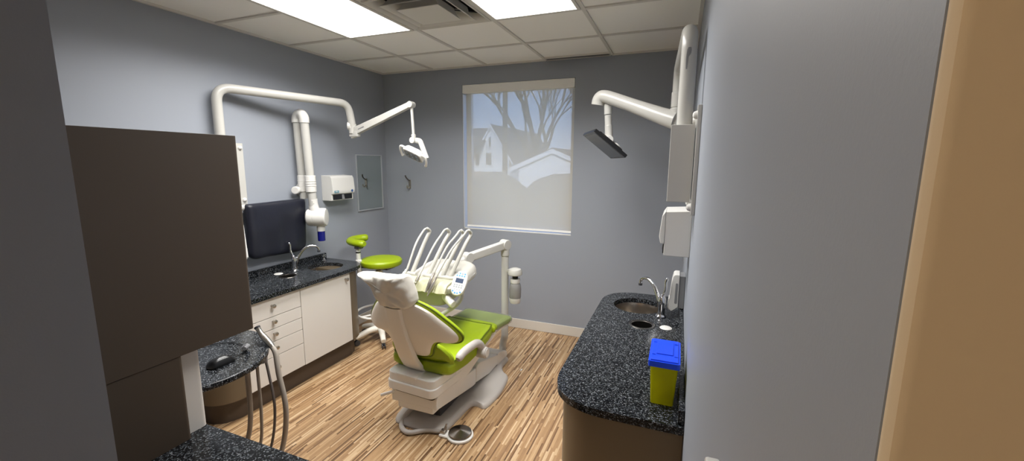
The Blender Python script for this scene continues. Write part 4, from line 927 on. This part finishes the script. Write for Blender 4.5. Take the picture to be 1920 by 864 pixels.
# cream silicone pad with humps at the front edge
sx0, sx1 = hx0+.085, hx1-.055
nU, nV = 64, 14
o = new(); G = []
for i in range(nU+1):
    u = i/nU; row = []
    for j in range(nV+1):
        v = j/nV
        hump = abs(math.sin(PI*u*4))**1.1
        dep = .5-.5*math.cos(2*PI*min(1, v*1.0)); e = min(1, 8*u, 8*(1-u))
        z = trz(2.43, .052)+.02*v+.008+.020*hump*math.sin(PI*min(1, v*.95+.05))*e
        yy = 2.40+.13*v-.022*hump*(1-v)*e
        z -= .042*max(0, (.35-v)/.35)**1.6
        row.append(o.verts.new((sx0+(sx1-sx0)*u, yy, z)))
    G.append(row)
for i in range(nU):
    for j in range(nV): o.faces.new((G[i][j], G[i+1][j], G[i+1][j+1], G[i][j+1]))
e = bmesh.ops.extrude_face_region(o, geom=list(o.faces))
for g in e['geom']:
    if isinstance(g, bmesh.types.BMVert): g.co += Vector((0, .018, -.012))
b_ = new(); merge(b_, o); obj('silicone_pad', b_, 'silicone', t, 'cream silicone pad with finger scallops', 60)
# lower hull and handles
ho2 = rounded([(hx0+.07, hy0-.005), (hx1-.08, hy0-.005), (hx1-.06, hy1-.08), (hx0+.11, hy1-.08)], .08, 7)
b = new(); cushion(b, ho2, [(0, .0), (1, .0), (1.01, -.02), (1.0, -.065), (.96, -.085), (.85, -.098), (0, -.10)], lambda u, v, d: (u, v, trz(v, .004)+d)); obj('hull', b, 'deliv', t)
b = new(); tube(b, smooth_path([(hx0+.10, 2.44, .70), (hx0+.16, 2.40, .665), (-1.60, 2.385, .655), (-1.50, 2.40, .665), (-1.43, 2.43, .71), (-1.385, 2.46, .745), (-1.355, 2.49, .79), (-1.36, 2.52, .83)], 7), .0165, 14); obj('grab_rail', b, 'deliv', t)
b = new(); tube(b, smooth_path([(-1.475, 2.47, .81), (-1.44, 2.45, .792), (-1.40, 2.435, .772), (-1.375, 2.425, .765)], 5), [.026]*5+[.026]*5+[.026, .026, .026, .025, .024, .02], 16); obj('grip_handle', b, 'chairg', t)
# four whip arms with hoses and hand pieces
WH = [(-1.795, -1.755, -1.815), (-1.655, -1.585, -1.675), (-1.54, -1.465, -1.585), (-1.475, -1.405, -1.565)]
tops = [1.225, 1.23, 1.228, 1.232]
HPS = [(Vector((-1.765, 2.45, .965)), Vector((-1.78, 2.40, .905))), (Vector((-1.638, 2.42, .945)), Vector((-1.645, 2.372, .885))), (Vector((-1.535, 2.445, .965)), Vector((-1.552, 2.36, .85))), (Vector((-1.512, 2.435, .94)), Vector((-1.535, 2.352, .826)))]
hz = [(2.44, .86), (2.435, .835), (2.425, .80), (2.415, .775)]
for i, (xr, xt, xh) in enumerate(WH):
    zt = tops[i]
    b = new(); lathe(b, [(0, -.038), (.016, -.038), (.02, -.03), (.018, -.012), (.02, 0), (.018, .012), (.02, .03), (.016, .038), (0, .038)], (xr, 2.555, .903), (1, 0, 0), 20); obj('holder', b, 'deliv', t)
    P = smooth_path([(xr, 2.555, .905), (xr+(xt-xr)*.3, 2.615, 1.0), (xr+(xt-xr)*.72, 2.695, 1.125), (xt, 2.738, 1.185), (xt+.004, 2.742, zt-.024), (xt, 2.712, zt)], 7); N = len(P)
    w_ = obj('whip_arm', tube(new(), P, [.0165-.0055*k/N for k in range(N)], 14), 'deliv', t)
    hy, hz_ = hz[i]
    P2 = [P[-1]-(P[-1]-P[-2])*.2, (xt-.004, 2.69, zt-.004), (xt-.012, 2.66, zt-.03), ((xt+HPS[i][0].x)/2-.004, 2.57, (zt+HPS[i][0].z)/2+.03), tuple(HPS[i][0]+(HPS[i][0]-HPS[i][1])*.25), tuple(HPS[i][0])]
    obj('instrument_hose', tube(new(), smooth_path(P2, 8), .0075, 10), 'deliv', w_)
    a0, a1 = HPS[i]
    dd = (a1-a0); ln = dd.length
    b = new(); lathe(b, [(0, 0), (.009, 0), (.0095, ln*.25), (.0125, ln*.3), (.0125, ln*.62), (.0095, ln*.66), (.010, ln*.8), (.0075, ln*.84), (.005, ln), (0, ln)], a0, dd, 18); obj('handpiece', b, 'nickel' if i else 'white', w_)
# control pad
pcn = Vector((-1.348, 2.46, .907)); nn = Vector((.10, -.86, .50)).normalized(); uu = Vector((.965, .16, .06)); uu = (uu-nn*uu.dot(nn)).normalized(); vv = nn.cross(uu)
# long axis leans a little to the right at the top
a_ = -.20; u3 = uu*math.cos(a_)+vv*math.sin(a_); v3 = nn.cross(u3)
mx = rot_axes(pcn, u3, v3, nn)
o = [(.054*math.copysign(abs(math.cos(a))**.85, math.cos(a)), .088*math.copysign(abs(math.sin(a))**.85, math.sin(a))) for a in [2*PI*k/44 for k in range(44)]]
b = new(); cushion(b, o, [(0, .010), (.8, .010), (.93, .008), (1, .0), (.97, -.012), (.8, -.018), (0, -.018)], lambda u, v, d: mx @ Vector((u, v, d))); pad = obj('control_pad', b, 'white', t)
obj('display', box(new(), -.028, .028, .002, .034, .0098, .0108, .0004, 1, mx), 'lcd', pad)
def btn(x, y, m, r=.0058):
    b = new(); prism(b, rounded([(x-r, y-r*.8), (x+r, y-r*.8), (x+r, y+r*.8), (x-r, y+r*.8)], r*.5, 3), 'xy', .0096, .0112, 0, 1, mx); obj('button', b, m, pad)
for r_ in range(2):
    for k in range(4): btn(-.027+.018*k, .068-.016*r_, 'bluebtn' if r_ or k % 2 else 'greybtn')
for r_ in range(2):
    for k in range(4): btn(-.027+.018*k, -.013-.014*r_, 'greybtn')
for k in range(3): btn(-.018+.018*k, -.044, 'greybtn', .0035)
for k in range(4): btn(-.027+.018*k, -.058+(.0 if k in (0, 3) else -.010), 'bluebtn')
b = new(); tube(b, smooth_path([(-1.362, 2.475, .89), (-1.38, 2.53, .86), (-1.41, 2.58, .85)], 5), .016, 12); obj('pad_arm', b, 'deliv', t)
# water bottle on the post
b = new(); box(b, pxx, pxx+.075, pyy-.02, pyy+.02, .80, .825, .006); lathe(b, [(0, .0), (.055, .0), (.062, .006), (.062, .03), (.05, .05), (.024, .06), (0, .061)], (pxx+.095, pyy-.01, .785)); obj('bottle_holder', b, 'deliv', t)
bt = (pxx+.098, pyy-.01)
b = new(); lathe(b, [(0, .545), (.036, .545), (.044, .555), (.05, .60), (.052, .66), (.047, .70), (.034, .722), (.026, .73), (.026, .75), (0, .75)], (*bt, 0), seg=32); bo_ = obj('water_bottle', b, 'bottle', t)
b = new(); lathe(b, [(.042, .542), (.046, .555), (.0505, .585), (.0495, .587), (.043, .548), (0, .54)], (*bt, 0), seg=32); obj('bottle_base', b, 'white', bo_)
b = new(); lathe(b, [(.038, .716), (.042, .722), (.042, .748), (.039, .754), (0, .754)], (*bt, 0), seg=32); obj('cap', b, 'white', bo_)
b = new(); lathe(b, [(0, .755), (.024, .755), (.024, .786), (0, .786)], (*bt, 0), seg=28); obj('collar', b, 'black', bo_)

# a scrap on the floor
b = new(); cushion(b, [(-1.018, 2.79), (-1.008, 2.795), (-1.002, 2.78), (-1.006, 2.755), (-1.014, 2.76), (-1.012, 2.775)], [(0, .006), (.6, .006), (1, .002), (.9, .0005), (0, .0005)], lambda u, v, d: (u-.128, v+.355, d+.002*math.sin(v*200)*(d > .001)))
tag(obj('paper_scrap', b, 'white'), 'tiny white scrap lying on the wood floor right of the chair', 'scrap')
# ---------------------------------------------------------------- light, sky, camera
wd = bpy.data.worlds.new('World'); S.world = wd; wd.use_nodes = True
nt = wd.node_tree; bg = nt.nodes['Background']
tc = nt.nodes.new('ShaderNodeTexCoord'); sz = nt.nodes.new('ShaderNodeSeparateXYZ'); nt.links.new(tc.outputs['Generated'], sz.inputs[0])
r = ramp(nt, [(.0, (180, 203, 240)), (.12, (158, 190, 240)), (.5, (104, 152, 232))]); nt.links.new(sz.outputs['Z'], r.inputs[0])
nt.links.new(r.outputs[0], bg.inputs['Color']); bg.inputs['Strength'].default_value = 2.8
ld = bpy.data.lights.new('hall_lamp', 'AREA'); ld.shape = 'RECTANGLE'; ld.size = .6; ld.size_y = .6; ld.energy = 9.5; ld.color = (1, .94, .86)
lo = bpy.data.objects.new('hall_lamp', ld); lo.location = (-.95, -.75, 2.68); COL.objects.link(lo)
sd_ = bpy.data.lights.new('sun', 'SUN'); sd_.energy = 7; sd_.angle = .2; sd_.color = (.9, .95, 1)
so_ = bpy.data.objects.new('sun', sd_); COL.objects.link(so_); so_.location = (0, -20, 20); so_.rotation_euler = (math.radians(62), 0, math.radians(18))
cam = bpy.data.cameras.new('camera'); co = bpy.data.objects.new('camera', cam); COL.objects.link(co); S.camera = co
cam.sensor_width = 36; cam.lens = 794.45/1920*36; cam.clip_start = .01; cam.clip_end = 300
yaw, pitch, roll = .374142384, .158985537, .00652550958
f = Vector((-math.sin(yaw)*math.cos(pitch), math.cos(yaw)*math.cos(pitch), -math.sin(pitch)))
rt = f.cross(Vector((0, 0, 1))).normalized(); up = rt.cross(f)
r2 = math.cos(roll)*rt+math.sin(roll)*up; u2 = -math.sin(roll)*rt+math.cos(roll)*up
co.matrix_world = rot_axes((0, 0, 1.72), r2, u2, -f)
S.view_settings.view_transform = 'Standard'; S.view_settings.look = 'None'; S.view_settings.gamma = 1; S.view_settings.use_curve_mapping = False
S.view_settings.exposure = 0
S.cycles.max_bounces = 10; S.cycles.transparent_max_bounces = 16
